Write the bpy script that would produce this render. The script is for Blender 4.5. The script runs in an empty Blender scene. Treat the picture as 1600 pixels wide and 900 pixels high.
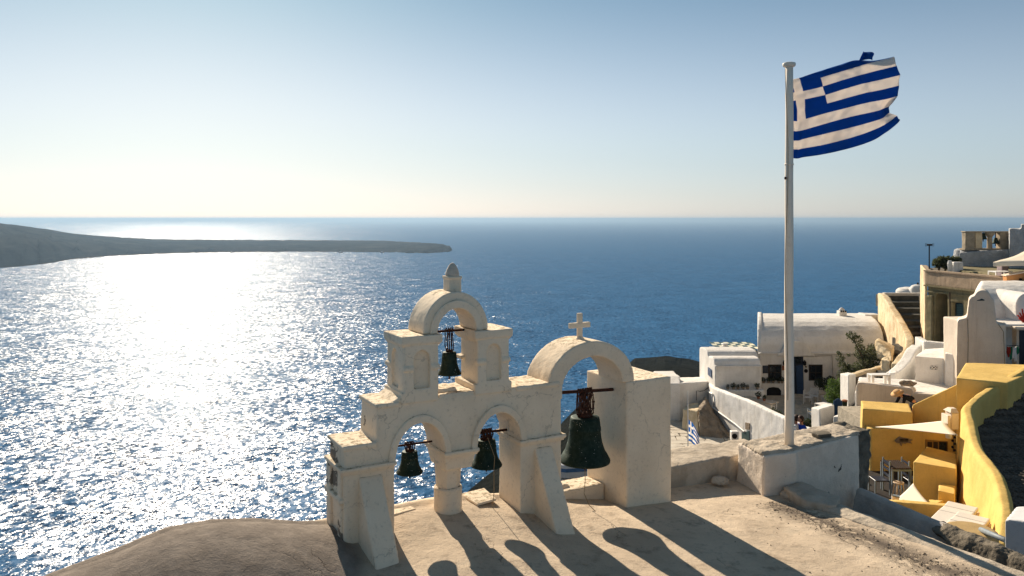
import bpy, bmesh, math, random
import numpy as np
from mathutils import Vector, Matrix, noise as mn
random.seed(7)
C = bpy.context.scene
R = math.radians
col = C.collection

# ---------------------------------------------------------------- camera
F = 1220.0; HZ = 343.0            # focal length in photo pixels, horizon row
cam = bpy.data.cameras.new('camera'); co = bpy.data.objects.new('camera', cam); col.objects.link(co)
cam.sensor_width = 36; cam.lens = 36 * F / 1600
co.rotation_euler = (R(90), 0, 0)
cam.shift_y = -(450 - 341.5) / 1600
cam.clip_start = 0.1; cam.clip_end = 400000
C.camera = co

# ---------------------------------------------------------------- sky, sun, exposure
SUN_AZ = -22.9; SUN_EL = 26.7     # azimuth from +Y (negative: to the left)
w = bpy.data.worlds.new('World'); C.world = w; w.use_nodes = True
nt = w.node_tree; bg = nt.nodes['Background']
sky = nt.nodes.new('ShaderNodeTexSky'); sky.sky_type = 'NISHITA'; sky.sun_disc = False
sky.sun_elevation = R(SUN_EL); sky.sun_rotation = R(SUN_AZ)
sky.altitude = 130; sky.air_density = 0.8; sky.dust_density = 0.6; sky.ozone_density = 1.3
# gentle highlight compression of the whole sky (the photograph holds detail right up to the sun's glow)
def _wn(k, **a):
    x = nt.nodes.new('ShaderNode' + k)
    for q, v in a.items(): setattr(x, q, v)
    return x
hs = _wn('HueSaturation'); hs.inputs['Saturation'].default_value = 0.60; nt.links.new(sky.outputs[0], hs.inputs['Color'])
lum = _wn('RGBToBW'); nt.links.new(hs.outputs[0], lum.inputs[0])
mu = _wn('Math', operation='MULTIPLY'); nt.links.new(lum.outputs[0], mu.inputs[0]); mu.inputs[1].default_value = 0.075
ad = _wn('Math', operation='ADD'); nt.links.new(mu.outputs[0], ad.inputs[0]); ad.inputs[1].default_value = 1.0
dv = _wn('Math', operation='DIVIDE'); dv.inputs[0].default_value = 1.0; nt.links.new(ad.outputs[0], dv.inputs[1])
sc_ = _wn('VectorMath', operation='SCALE'); nt.links.new(hs.outputs[0], sc_.inputs[0]); nt.links.new(dv.outputs[0], sc_.inputs['Scale'])
# marine air: warm band at the horizon neutralised, upper sky deepened (by elevation only)
tc_ = _wn('TexCoord'); sx_ = _wn('SeparateXYZ'); nt.links.new(tc_.outputs['Generated'], sx_.inputs[0])
cr_ = _wn('ValToRGB'); nt.links.new(sx_.outputs[2], cr_.inputs[0]); cr_.color_ramp.interpolation = 'EASE'
cr_.color_ramp.elements[0].position = 0.0; cr_.color_ramp.elements[0].color = (0.70, 0.72, 0.785, 1)
cr_.color_ramp.elements[1].position = 0.34; cr_.color_ramp.elements[1].color = (0.33, 0.50, 0.58, 1)
_e = cr_.color_ramp.elements.new(0.10); _e.color = (0.71, 0.755, 0.765, 1)
mm_ = _wn('VectorMath', operation='MULTIPLY'); nt.links.new(sc_.outputs[0], mm_.inputs[0]); nt.links.new(cr_.outputs[0], mm_.inputs[1])
nt.links.new(mm_.outputs[0], bg.inputs[0]); bg.inputs[1].default_value = 0.105
sd = bpy.data.lights.new('sun', 'SUN'); so = bpy.data.objects.new('sun', sd); col.objects.link(so)
sd.energy = 5.0; sd.angle = R(0.53); sd.color = (1.0, 0.87, 0.70)
sv = Vector((math.sin(R(SUN_AZ)) * math.cos(R(SUN_EL)), math.cos(R(SUN_AZ)) * math.cos(R(SUN_EL)), math.sin(R(SUN_EL))))
so.rotation_euler = sv.to_track_quat('Z', 'Y').to_euler()
C.view_settings.view_transform = 'Standard'; C.view_settings.look = 'None'
C.view_settings.exposure = 0.80; C.view_settings.gamma = 1
C.cycles.max_bounces = 6; C.cycles.diffuse_bounces = 4; C.cycles.glossy_bounces = 2
C.cycles.caustics_reflective = False; C.cycles.caustics_refractive = False
C.cycles.volume_bounces = 0

# ---------------------------------------------------------------- materials
class N:
    def __init__(s, name):
        s.m = bpy.data.materials.new(name); s.m.use_nodes = True; s.t = s.m.node_tree; s.b = s.t.nodes['Principled BSDF']; s.b.inputs['Specular IOR Level'].default_value = 0.08
        s.geo = s.t.nodes.new('ShaderNodeNewGeometry'); s.pos = s.geo.outputs['Position']
    def n(s, kind, **k):
        x = s.t.nodes.new('ShaderNode' + kind)
        for a, v in k.items(): setattr(x, a, v)
        return x
    def l(s, a, b): s.t.links.new(a, b)
    def val(s, sock, v):
        if isinstance(v, bpy.types.NodeSocket): s.l(v, sock)
        else: sock.default_value = v
    def scaled(s, v, sc):
        x = s.n('VectorMath', operation='MULTIPLY'); s.l(v, x.inputs[0]); x.inputs[1].default_value = sc; return x.outputs[0]
    def noise(s, scale, detail=4, rough=0.55, vec=None, dist=0, out='Fac'):
        x = s.n('TexNoise'); x.inputs['Scale'].default_value = scale; x.inputs['Detail'].default_value = detail
        x.inputs['Roughness'].default_value = rough; x.inputs['Distortion'].default_value = dist
        s.l(vec if vec is not None else s.pos, x.inputs['Vector']); return x.outputs[out]
    def math(s, op, a, b=0.0, clamp=False):
        x = s.n('Math', operation=op); x.use_clamp = clamp; s.val(x.inputs[0], a); s.val(x.inputs[1], b); return x.outputs[0]
    def ramp(s, f, a, b):   # smooth step a..b
        x = s.n('MapRange'); x.interpolation_type = 'SMOOTHSTEP'; s.l(f, x.inputs[0]); x.inputs[1].default_value = a; x.inputs[2].default_value = b; return x.outputs[0]
    def mix(s, f, a, b):
        x = s.n('Mix', data_type='RGBA'); s.val(x.inputs[0], f)
        for q, v in ((6, a), (7, b)):
            if isinstance(v, bpy.types.NodeSocket): s.l(v, x.inputs[q])
            else: x.inputs[q].default_value = (*v, 1)
        return x.outputs[2]
    def base(s, c):
        if isinstance(c, bpy.types.NodeSocket): s.l(c, s.b.inputs['Base Color'])
        else: s.b.inputs['Base Color'].default_value = (*c, 1)
    def bump(s, h, strength=0.5, dist=0.01):
        x = s.n('Bump'); x.inputs['Strength'].default_value = strength; x.inputs['Distance'].default_value = dist
        s.l(h, x.inputs['Height']); s.l(x.outputs[0], s.b.inputs['Normal'])
    def rough(s, v): s.b.inputs['Roughness'].default_value = v

def plaster(name, c, c2, dirt=(0.20, 0.15, 0.10), peel=0.0, peelc=(0.16, 0.13, 0.10), sc=1.0, top=0.0, streak=0.0, bump=0.6, crack=0.0, bd=0.012, peelx=None):
    m = N(name); m.rough(0.9)
    big = m.noise(1.7 * sc, 5, 0.6); fine = m.noise(22 * sc, 6, 0.65)
    colr = m.mix(m.ramp(big, 0.35, 0.68), c, c2)
    f = m.math('MULTIPLY', m.ramp(fine, 0.52, 0.75), 0.28)
    colr = m.mix(f, colr, dirt)
    st = m.noise(5 * sc, 6, 0.7); colr = m.mix(m.math('MULTIPLY', m.ramp(st, 0.6, 0.8), 0.35), colr, dirt)
    if streak:
        v = m.scaled(m.pos, (7 * sc, 7 * sc, 0.5 * sc)); s2 = m.noise(1, 5, 0.7, vec=v)
        colr = m.mix(m.math('MULTIPLY', m.ramp(s2, 0.5, 0.78), streak), colr, dirt)
    if top:   # lichen and soot that settles on upward faces
        sx = m.n('SeparateXYZ'); m.l(m.geo.outputs['Normal'], sx.inputs[0])
        up = m.ramp(sx.outputs[2], 0.75, 0.95); tn = m.ramp(m.noise(14 * sc, 8, 0.72), 0.47, 0.60)
        colr = m.mix(m.math('MULTIPLY', m.math('MULTIPLY', up, tn), top), colr, (0.20, 0.145, 0.07))
    h = m.math('ADD', m.math('MULTIPLY', fine, 0.5), m.math('MULTIPLY', m.noise(5 * sc, 6, 0.6), 1.4))
    if crack:
        vz = m.n('TexVoronoi', feature='DISTANCE_TO_EDGE'); dv = m.n('VectorMath', operation='ADD')
        m.l(m.pos, dv.inputs[0]); m.l(m.scaled(m.noise(3 * sc, 5, 0.6, out='Color'), (0.5, 0.5, 0.5)), dv.inputs[1]); m.l(dv.outputs[0], vz.inputs['Vector'])
        vz.inputs['Scale'].default_value = 1.1 * sc
        line = m.math('SUBTRACT', 1.0, m.ramp(vz.outputs[0], 0.0, 0.010)); gate = m.ramp(m.noise(0.9 * sc, 2), 0.50, 0.56)
        ck = m.math('MULTIPLY', m.math('MULTIPLY', line, gate), crack)
        colr = m.mix(ck, colr, (0.07, 0.05, 0.035)); h = m.math('SUBTRACT', h, m.math('MULTIPLY', ck, 0.8))
    if peel:
        pm = m.ramp(m.noise(2.3 * sc, 7, 0.62, dist=0.4), 0.70 - peel * 0.2, 0.705 - peel * 0.2)
        if peelx is not None:
            px_ = m.n('SeparateXYZ'); m.l(m.pos, px_.inputs[0]); pm = m.math('MULTIPLY', pm, m.math('LESS_THAN', px_.outputs[0], peelx))
        colr = m.mix(pm, colr, m.mix(fine, peelc, tuple(x * 1.9 for x in peelc))); h = m.math('SUBTRACT', h, m.math('MULTIPLY', pm, 0.9))
    m.base(colr); m.bump(h, bump, bd / sc); return m.m

def simple(name, c, rough=0.6, metal=0.0, var=0.25, sc=8.0, bump=0.2, bd=0.004, c2=None):
    m = N(name); m.rough(rough); m.b.inputs['Specular IOR Level'].default_value = 0.5 if rough < .7 else .15; m.b.inputs['Metallic'].default_value = metal
    f = m.noise(sc, 5, 0.6); m.base(m.mix(m.ramp(f, 0.35, 0.7), c, c2 or tuple(x * (1 - var) for x in c))); m.bump(f, bump, bd); return m.m

M = {}
M['belfry'] = plaster('belfry_plaster', (0.88, 0.73, 0.545), (0.80, 0.65, 0.475), top=0.75, crack=0.3, bump=0.6)
M['belfry_peel'] = plaster('peeling_plaster', (0.88, 0.73, 0.545), (0.80, 0.65, 0.475), top=0.7, peel=0.62, bump=0.6, peelx=-1.62, crack=0.3)
M['block'] = plaster('flag_wall_plaster', (0.82, 0.69, 0.56), (0.70, 0.585, 0.47), peel=0.14, peelc=(0.07, 0.06, 0.05), bump=0.9, bd=0.02, sc=1.6)
M['cap'] = plaster('cement_cap', (0.54, 0.455, 0.355), (0.38, 0.315, 0.24), bump=1.0, sc=2.0, bd=0.03)
M['rough'] = plaster('raw_cement', (0.20, 0.17, 0.13), (0.11, 0.095, 0.075), bump=1.0, sc=3.0, bd=0.05)
M['ledge'] = plaster('grey_ledge_plaster', (0.58, 0.53, 0.475), (0.44, 0.40, 0.36), peel=0.30, peelc=(0.035, 0.032, 0.03), bump=1.0, sc=1.5, bd=0.02)
M['white'] = plaster('whitewash', (0.77, 0.73, 0.675), (0.67, 0.63, 0.575), dirt=(0.36, 0.31, 0.25), sc=0.7, bump=0.7, top=0.2, streak=0.3, bd=0.02)
M['white_streak'] = plaster('weathered_whitewash', (0.86, 0.82, 0.77), (0.74, 0.70, 0.645), dirt=(0.28, 0.235, 0.18), sc=0.6, streak=0.6, bump=0.7)
M['cream'] = plaster('cream_whitewash', (0.76, 0.65, 0.53), (0.68, 0.575, 0.465), dirt=(0.35, 0.27, 0.2), sc=0.7, bump=0.5, streak=0.3)
M['yellow'] = plaster('yellow_plaster', (0.74, 0.50, 0.16), (0.65, 0.43, 0.13), dirt=(0.36, 0.23, 0.09), sc=0.9, bump=0.6, streak=0.35, top=0.12)
M['ochre'] = plaster('ochre_plaster', (0.74, 0.60, 0.40), (0.56, 0.42, 0.25), dirt=(0.22, 0.15, 0.08), sc=0.9, streak=0.75, crack=0.8, bump=0.9)
M['olive'] = plaster('aged_olive_plaster', (0.27, 0.225, 0.13), (0.19, 0.165, 0.095), dirt=(0.07, 0.055, 0.035), sc=0.9, streak=0.6, bump=0.8)
M['band'] = plaster('aged_pink_plaster', (0.42, 0.31, 0.215), (0.33, 0.25, 0.175), dirt=(0.13, 0.10, 0.06), sc=0.9, streak=0.5, bump=0.8)
M['orange'] = plaster('orange_plaster', (0.50, 0.24, 0.09), (0.42, 0.20, 0.08), sc=0.8)
M['roughwhite'] = plaster('pebbledash', (0.46, 0.46, 0.46), (0.36, 0.36, 0.36), dirt=(0.22, 0.21, 0.2), sc=1.2, bump=1.0, bd=0.08)
M['stone_d'] = plaster('rubble_masonry', (0.33, 0.26, 0.19), (0.22, 0.17, 0.12), dirt=(0.09, 0.07, 0.05), sc=1.6, bump=1.0, bd=0.10)
M['iron'] = simple('rusty_iron', (0.10, 0.035, 0.02), 0.85, 0.2, sc=40, bump=0.8, c2=(0.03, 0.018, 0.014))
M['rope'] = simple('old_rope', (0.30, 0.22, 0.13), 0.95, sc=60)
M['blue'] = simple('blue_paint', (0.010, 0.045, 0.12), 0.45)
M['navy'] = simple('navy_paint', (0.006, 0.012, 0.03), 0.45)
M['teal'] = simple('teal_paint', (0.035, 0.085, 0.085), 0.6, sc=20)
M['glass'] = simple('dark_glass', (0.015, 0.018, 0.02), 0.12, bump=0)
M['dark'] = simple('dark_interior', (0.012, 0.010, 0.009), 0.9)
M['brownwood'] = simple('brown_wood', (0.045, 0.028, 0.018), 0.7, sc=30)
M['wpaint'] = simple('white_paint', (0.75, 0.72, 0.67), 0.6, var=0.08)
M['fabric'] = simple('cream_canvas', (0.74, 0.64, 0.50), 0.9, var=0.06, sc=30)
M['tan'] = simple('tan_tabletop', (0.62, 0.47, 0.33), 0.7, var=0.15)
M['stonetile'] = plaster('paving_stone', (0.62, 0.55, 0.45), (0.48, 0.42, 0.34), sc=1.5, bump=0.8)
M['joint'] = plaster('paving_joint', (0.22, 0.19, 0.15), (0.16, 0.14, 0.11), sc=1.5)
M['cobble'] = plaster('dark_cobble', (0.15, 0.125, 0.10), (0.085, 0.073, 0.06), dirt=(0.15, 0.12, 0.08), sc=2, bump=1.0, bd=0.03)
M['step_stone'] = plaster('dark_step_stone', (0.11, 0.10, 0.08), (0.07, 0.065, 0.055), sc=2, bump=0.9)
M['gutter'] = plaster('gutter_shade', (0.075, 0.08, 0.09), (0.06, 0.062, 0.07), sc=2)  # shade of the deep gap beside the curb, painted as a dark blue-grey colour
M['boatwhite'] = simple('boat_paint', (0.75, 0.74, 0.72), 0.4, var=0.05)
M['terracotta'] = simple('terracotta', (0.40, 0.15, 0.07), 0.8)
M['red'] = simple('red_cloth', (0.35, 0.03, 0.02), 0.9)
M['green'] = simple('green_cloth', (0.02, 0.16, 0.08), 0.9)
M['white_cloth'] = simple('white_cloth', (0.72, 0.70, 0.68), 0.9, var=0.05)
M['straw'] = simple('straw', (0.62, 0.38, 0.18), 0.9, sc=60)
M['skin'] = simple('skin', (0.45, 0.22, 0.14), 0.55, var=0.1)
M['hair'] = simple('brown_hair', (0.05, 0.025, 0.015), 0.7, sc=60)
M['royal'] = simple('royal_blue_cloth', (0.02, 0.07, 0.42), 0.9)
M['black'] = simple('dark_cloth', (0.010, 0.011, 0.016), 0.9)
M['mattress'] = simple('mattress_canvas', (0.72, 0.64, 0.54), 0.9, var=0.05)
M['terrace_ground'] = plaster('pale_cobbles', (0.50, 0.43, 0.33), (0.36, 0.31, 0.24), sc=2, bump=1, bd=0.06)

def roof_mat():
    m = N('roof_cement'); m.rough(0.95)
    big = m.noise(0.9, 6, 0.62); mid = m.noise(5, 7, 0.7); fine = m.noise(55, 5, 0.7)
    c = m.mix(m.ramp(big, 0.36, 0.64), (0.64, 0.51, 0.37), (0.50, 0.395, 0.285))
    c = m.mix(m.math('MULTIPLY', m.ramp(mid, 0.50, 0.72), 0.65), c, (0.24, 0.18, 0.13))
    c = m.mix(m.math('MULTIPLY', m.ramp(m.noise(2.4, 6, 0.68, dist=0.5), 0.56, 0.66), 0.5), c, (0.60, 0.49, 0.36))
    c = m.mix(m.math('MULTIPLY', m.ramp(fine, 0.56, 0.72), 0.45), c, (0.16, 0.12, 0.09))
    spots = m.n('TexVoronoi'); spots.inputs['Scale'].default_value = 13; m.l(m.pos, spots.inputs['Vector'])
    sp = m.math('MULTIPLY', m.math('LESS_THAN', spots.outputs['Distance'], 0.09), m.ramp(m.noise(1.3, 3), 0.48, 0.6))
    c = m.mix(m.math('MULTIPLY', sp, 0.7), c, (0.10, 0.07, 0.05))
    a = m.n('Attribute'); a.attribute_name = 'mound'
    c = m.mix(a.outputs['Fac'], c, m.mix(m.ramp(mid, 0.3, 0.7), (0.29, 0.24, 0.195), (0.19, 0.155, 0.125)))
    d = m.n('Attribute'); d.attribute_name = 'debris'
    dm = m.math('MULTIPLY', d.outputs['Fac'], m.ramp(m.noise(7, 7, 0.75), 0.42, 0.52))
    c = m.mix(dm, c, (0.12, 0.095, 0.075))
    vz = m.n('TexVoronoi', feature='DISTANCE_TO_EDGE'); dv = m.n('VectorMath', operation='ADD')
    m.l(m.pos, dv.inputs[0]); m.l(m.scaled(m.noise(2.5, 5, 0.6, out='Color'), (0.6, 0.6, 0.6)), dv.inputs[1]); m.l(dv.outputs[0], vz.inputs['Vector'])
    vz.inputs['Scale'].default_value = 0.75
    ck = m.math('MULTIPLY', m.math('SUBTRACT', 1.0, m.ramp(vz.outputs[0], 0.0, 0.008)), m.math('MULTIPLY', m.ramp(m.noise(0.8, 2), 0.56, 0.64), 0.6))
    c = m.mix(ck, c, (0.08, 0.055, 0.04))
    m.base(c)
    h = m.math('ADD', m.math('MULTIPLY', fine, 0.35), m.math('MULTIPLY', mid, 1.0)); h = m.math('SUBTRACT', h, m.math('MULTIPLY', ck, 1.0)); h = m.math('ADD', h, m.math('MULTIPLY', dm, 0.6))
    m.bump(h, 0.9, 0.025); return m.m
M['roof'] = roof_mat()

# ---------------------------------------------------------------- helpers
def W(px, py, Y): return Vector(((px - 800) / F * Y, Y, -(py - HZ) / F * Y))     # point seen at photo pixel at depth Y
uL = math.hypot(2150, F); U = Vector((2150 / uL, F / uL, 0)); NN = Vector((-U.y, U.x, 0)); P0 = Vector((180 / F * 10, 10, 0)); ZUP = Vector((0, 0, 1))
def B(t, s, z): return P0 + U * t + NN * s + ZUP * z                                # belfry frame: along, through, up

def tag(o, label=None, cat=None, group=None, kind=None):
    if label: o['label'] = label
    if cat: o['category'] = cat
    if group: o['group'] = group
    if kind: o['kind'] = kind
    return o
def empty(name, loc, label, cat, group=None):
    o = bpy.data.objects.new(name, None); o.empty_display_size = 0.2; o.location = loc; col.objects.link(o)
    return tag(o, label, cat, group)
def link(name, me, mat, parent=None, loc=None):
    """mesh vertices are in world metres; the object origin goes to its parent's, or to loc"""
    org = Vector(parent_loc(parent)) if parent else (Vector(loc) if loc is not None else Vector((0, 0, 0)))
    me.transform(Matrix.Translation(-org))
    if mat is not None:
        me.materials.clear(); me.materials.append(M[mat] if isinstance(mat, str) else mat)
    o = bpy.data.objects.new(name, me); col.objects.link(o)
    if parent: o.parent = parent
    else: o.location = org
    return o
def parent_loc(p):
    l = Vector((0, 0, 0))
    while p: l += p.location; p = p.parent
    return l

class S:
    """collects closed solids"""
    def __init__(s): s.bm = bmesh.new()
    def hexa(s, p):   # 8 points: bottom 4, top 4
        v = [s.bm.verts.new(x) for x in p]
        for f in ((0, 3, 2, 1), (4, 5, 6, 7), (0, 1, 5, 4), (1, 2, 6, 5), (2, 3, 7, 6), (3, 0, 4, 7)): s.bm.faces.new([v[i] for i in f])
        return s
    def box(s, x0, x1, y0, y1, z0, z1, f=None):
        f = f or (lambda a, b, c: Vector((a, b, c)))
        return s.hexa([f(x0, y0, z0), f(x1, y0, z0), f(x1, y1, z0), f(x0, y1, z0), f(x0, y0, z1), f(x1, y0, z1), f(x1, y1, z1), f(x0, y1, z1)])
    def poly(s, pts, vec):   # extrude polygon (world points) by vec
        a = [s.bm.verts.new(p) for p in pts]; b = [s.bm.verts.new(Vector(p) + vec) for p in pts]; k = len(pts)
        s.bm.faces.new(a); s.bm.faces.new(b[::-1])
        for i in range(k): s.bm.faces.new([a[i], b[i], b[(i + 1) % k], a[(i + 1) % k]])
        return s
    def lathe(s, c, prof, seg=24, axis=ZUP):   # prof: (r, h) list
        q = axis.to_track_quat('Z', 'Y'); c = Vector(c); rings = []
        for r, h in prof:
            rings.append([s.bm.verts.new(c + q @ Vector((r * math.cos(2 * math.pi * i / seg), r * math.sin(2 * math.pi * i / seg), h))) for i in range(seg)])
        for a, b in zip(rings, rings[1:]):
            for i in range(seg): s.bm.faces.new([a[i], a[(i + 1) % seg], b[(i + 1) % seg], b[i]])
        s.bm.faces.new(rings[0][::-1]); s.bm.faces.new(rings[-1]); return s
    def tube(s, pts, r, seg=8):
        pts = [Vector(p) for p in pts]; rings = []; n = len(pts); x = None
        for i, p in enumerate(pts):
            d = (pts[min(i + 1, n - 1)] - pts[max(i - 1, 0)]).normalized(); rr = r[i] if isinstance(r, (list, tuple)) else r
            if x is None: x = d.orthogonal()
            x = (x - d * x.dot(d)).normalized(); y = d.cross(x)
            rings.append([s.bm.verts.new(p + x * (rr * math.cos(2 * math.pi * k / seg)) + y * (rr * math.sin(2 * math.pi * k / seg))) for k in range(seg)])
        for a, b in zip(rings, rings[1:]):
            for k in range(seg): s.bm.faces.new([a[k], a[(k + 1) % seg], b[(k + 1) % seg], b[k]])
        s.bm.faces.new(rings[0][::-1]); s.bm.faces.new(rings[-1]); return s
    def loft(s, rings, close=True):
        rv = [[s.bm.verts.new(p) for p in r] for r in rings]
        for a, b in zip(rv, rv[1:]):
            k = len(a)
            for i in range(k if close else k - 1): s.bm.faces.new([a[i], a[(i + 1) % k], b[(i + 1) % k], b[i]])
        if close: s.bm.faces.new(rv[0][::-1]); s.bm.faces.new(rv[-1])
        return s
    def ball(s, c, r, sub=2, sc=(1, 1, 1)):
        m = Matrix.Translation(c) @ Matrix.Diagonal((r * sc[0], r * sc[1], r * sc[2], 1)); bmesh.ops.create_icosphere(s.bm, subdivisions=sub, radius=1, matrix=m); return s
    def mesh(s, bevel=0.0, seg=1):
        bmesh.ops.recalc_face_normals(s.bm, faces=s.bm.faces)
        if bevel: bmesh.ops.bevel(s.bm, geom=[e for e in s.bm.edges if len(e.link_faces) == 2 and e.calc_face_angle(0) > 0.6], offset=bevel, segments=seg, profile=0.6, affect='EDGES')
        me = bpy.data.meshes.new('mesh'); s.bm.to_mesh(me); s.bm.free(); return me
    def out(s, name, mat, parent=None, bevel=0.0, seg=1, smooth=False, loc=None):
        me = s.mesh(bevel, seg)
        if smooth: me.shade_smooth()
        return link(name, me, mat, parent, loc)
    def soft(s, name, mat, parent=None, vox=0.02, amp=0.006, freq=2.5, it=2, loc=None, amp2=0.0):
        """hand-plastered look: voxel union of the solids, smoothed, pushed about by noise"""
        bmesh.ops.recalc_face_normals(s.bm, faces=s.bm.faces)
        me = bpy.data.meshes.new('m'); s.bm.to_mesh(me); s.bm.free()
        o = bpy.data.objects.new('tmp', me); col.objects.link(o)
        r = o.modifiers.new('r', 'REMESH'); r.mode = 'VOXEL'; r.voxel_size = vox
        if it:
            q = o.modifiers.new('s', 'SMOOTH'); q.iterations = it; q.factor = 0.5
        dg = bpy.context.evaluated_depsgraph_get(); nm = bpy.data.meshes.new_from_object(o.evaluated_get(dg))
        bpy.data.objects.remove(o); bpy.data.meshes.remove(me)
        k = len(nm.vertices); co_ = np.empty(k * 3, np.float32); no_ = np.empty(k * 3, np.float32)
        nm.vertices.foreach_get('co', co_); nm.vertex_normals.foreach_get('vector', no_); co_ = co_.reshape(-1, 3); no_ = no_.reshape(-1, 3)
        d = np.array([amp * mn.noise(Vector(p) * freq) + (amp * 0.4 * mn.noise(Vector(p) * freq * 4) if amp2 == 0 else amp2 * mn.noise(Vector(p) * freq * 5)) for p in co_.tolist()], np.float32)
        nm.vertices.foreach_set('co', (co_ + no_ * d[:, None]).ravel()); nm.update(); nm.shade_smooth()
        return link(name, nm, mat, parent, loc)

def arc(cx, cz, a, b, a0=0, a1=180, k=24): return [(cx + a * math.cos(R(a0 + (a1 - a0) * i / k)), cz + b * math.sin(R(a0 + (a1 - a0) * i / k))) for i in range(k + 1)]
def holed(S_, outline, holes, f0, f1):
    """polygon with holes (2D) extruded between two mapping functions"""
    from mathutils.geometry import tessellate_polygon
    loops = [[Vector((x, y, 0)) for x, y in outline]] + [[Vector((x, y, 0)) for x, y in h] for h in holes]
    flat = [p for l in loops for p in l]; tris = tessellate_polygon(loops)
    a = [S_.bm.verts.new(f0(p.x, p.y)) for p in flat]; b = [S_.bm.verts.new(f1(p.x, p.y)) for p in flat]
    for t in tris:
        S_.bm.faces.new([a[i] for i in t]); S_.bm.faces.new([b[i] for i in t][::-1])
    o = 0
    for l in loops:
        k = len(l)
        for i in range(k): S_.bm.faces.new([a[o + i], b[o + i], b[o + (i + 1) % k], a[o + (i + 1) % k]])
        o += k
    return S_
# ---------------------------------------------------------------- sea
def sea():
    m = N('sea_water'); b = m.b
    pass
    def slope(scale, amp, vs, detail, rough=0.6, rot=0.0):
        mp = m.n('Mapping'); mp.inputs['Rotation'].default_value = (0, 0, rot); m.l(m.pos, mp.inputs[0])
        c = m.noise(scale, detail, rough, vec=m.scaled(mp.outputs[0], (1, vs, 1)), out='Color')
        s = m.n('VectorMath', operation='SUBTRACT'); m.l(c, s.inputs[0]); s.inputs[1].default_value = (0.5, 0.5, 0.5)
        return m.scaled(s.outputs[0], (amp, amp, 0))
    def add(a, c):
        x = m.n('VectorMath', operation='ADD'); m.l(a, x.inputs[0]); m.l(c, x.inputs[1]); return x.outputs[0]
    v = add(slope(0.03, 0.5, 0.9, 2, rot=0.5), add(slope(0.32, 1.7, 0.7, 2, 0.6, 0.3), slope(1.2, 1.4, 1, 3)))
    # wind streaks: calmer and rougher patches
    mp = m.n('Mapping'); mp.inputs['Rotation'].default_value = (0, 0, 0.5); m.l(m.pos, mp.inputs[0])
    g = m.noise(0.012, 5, 0.65, vec=m.scaled(mp.outputs[0], (1, 3.2, 1))); gg = m.n('MapRange'); m.l(g, gg.inputs[0]); gg.inputs[1].default_value = 0.3; gg.inputs[2].default_value = 0.7; gg.inputs[3].default_value = 0.65; gg.inputs[4].default_value = 1.25
    k = m.n('VectorMath', operation='SCALE'); m.l(v, k.inputs[0]); m.l(gg.outputs[0], k.inputs['Scale'])
    z = add(k.outputs[0], m.n('CombineXYZ').outputs[0]); z.node.inputs[1].default_value = (0, 0, 1)
    for l in list(z.node.inputs[1].links): m.t.links.remove(l)
    z.node.inputs[1].default_value = (0, 0, 1)
    nn = m.n('VectorMath', operation='NORMALIZE'); m.l(z, nn.inputs[0])
    # water body (blue light coming back out) under a surface reflection that wave shadowing keeps from reaching full strength at grazing angles
    m.t.nodes.remove(b); df = m.n('BsdfDiffuse'); df.inputs[0].default_value = (0.012, 0.088, 0.205, 1); m.l(nn.outputs[0], df.inputs['Normal'])
    gl = m.n('BsdfAnisotropic'); gl.inputs['Color'].default_value = (1, 1, 1, 1); gl.inputs['Roughness'].default_value = 0.265; m.l(nn.outputs[0], gl.inputs['Normal'])
    fr = m.n('Fresnel'); fr.inputs[0].default_value = 1.33; m.l(nn.outputs[0], fr.inputs['Normal']); fc = m.math('MINIMUM', fr.outputs[0], 0.056)
    ms = m.n('MixShader'); m.l(fc, ms.inputs[0]); m.l(df.outputs[0], ms.inputs[1]); m.l(gl.outputs[0], ms.inputs[2]); m.l(ms.outputs[0], m.t.nodes['Material Output'].inputs[0])
    M['sea'] = m.m
    s = S(); me = bpy.data.meshes.new('sea'); vs, fs = [], []; rr = [0, 150, 400, 1000, 3000, 9000, 25000, 60000]; seg = 72
    vs.append((0, 0, -130))
    for r in rr[1:]:
        for i in range(seg): vs.append((r * math.cos(2 * math.pi * i / seg), r * math.sin(2 * math.pi * i / seg), -130))
    for i in range(seg): fs.append((0, 1 + i, 1 + (i + 1) % seg))
    for j in range(len(rr) - 2):
        for i in range(seg):
            a = 1 + j * seg + i; c = 1 + j * seg + (i + 1) % seg; fs.append((a, a + seg, c + seg, c))
    me.from_pydata(vs, [], fs); tag(link('sea', me, 'sea'), kind='structure')
sea()

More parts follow.
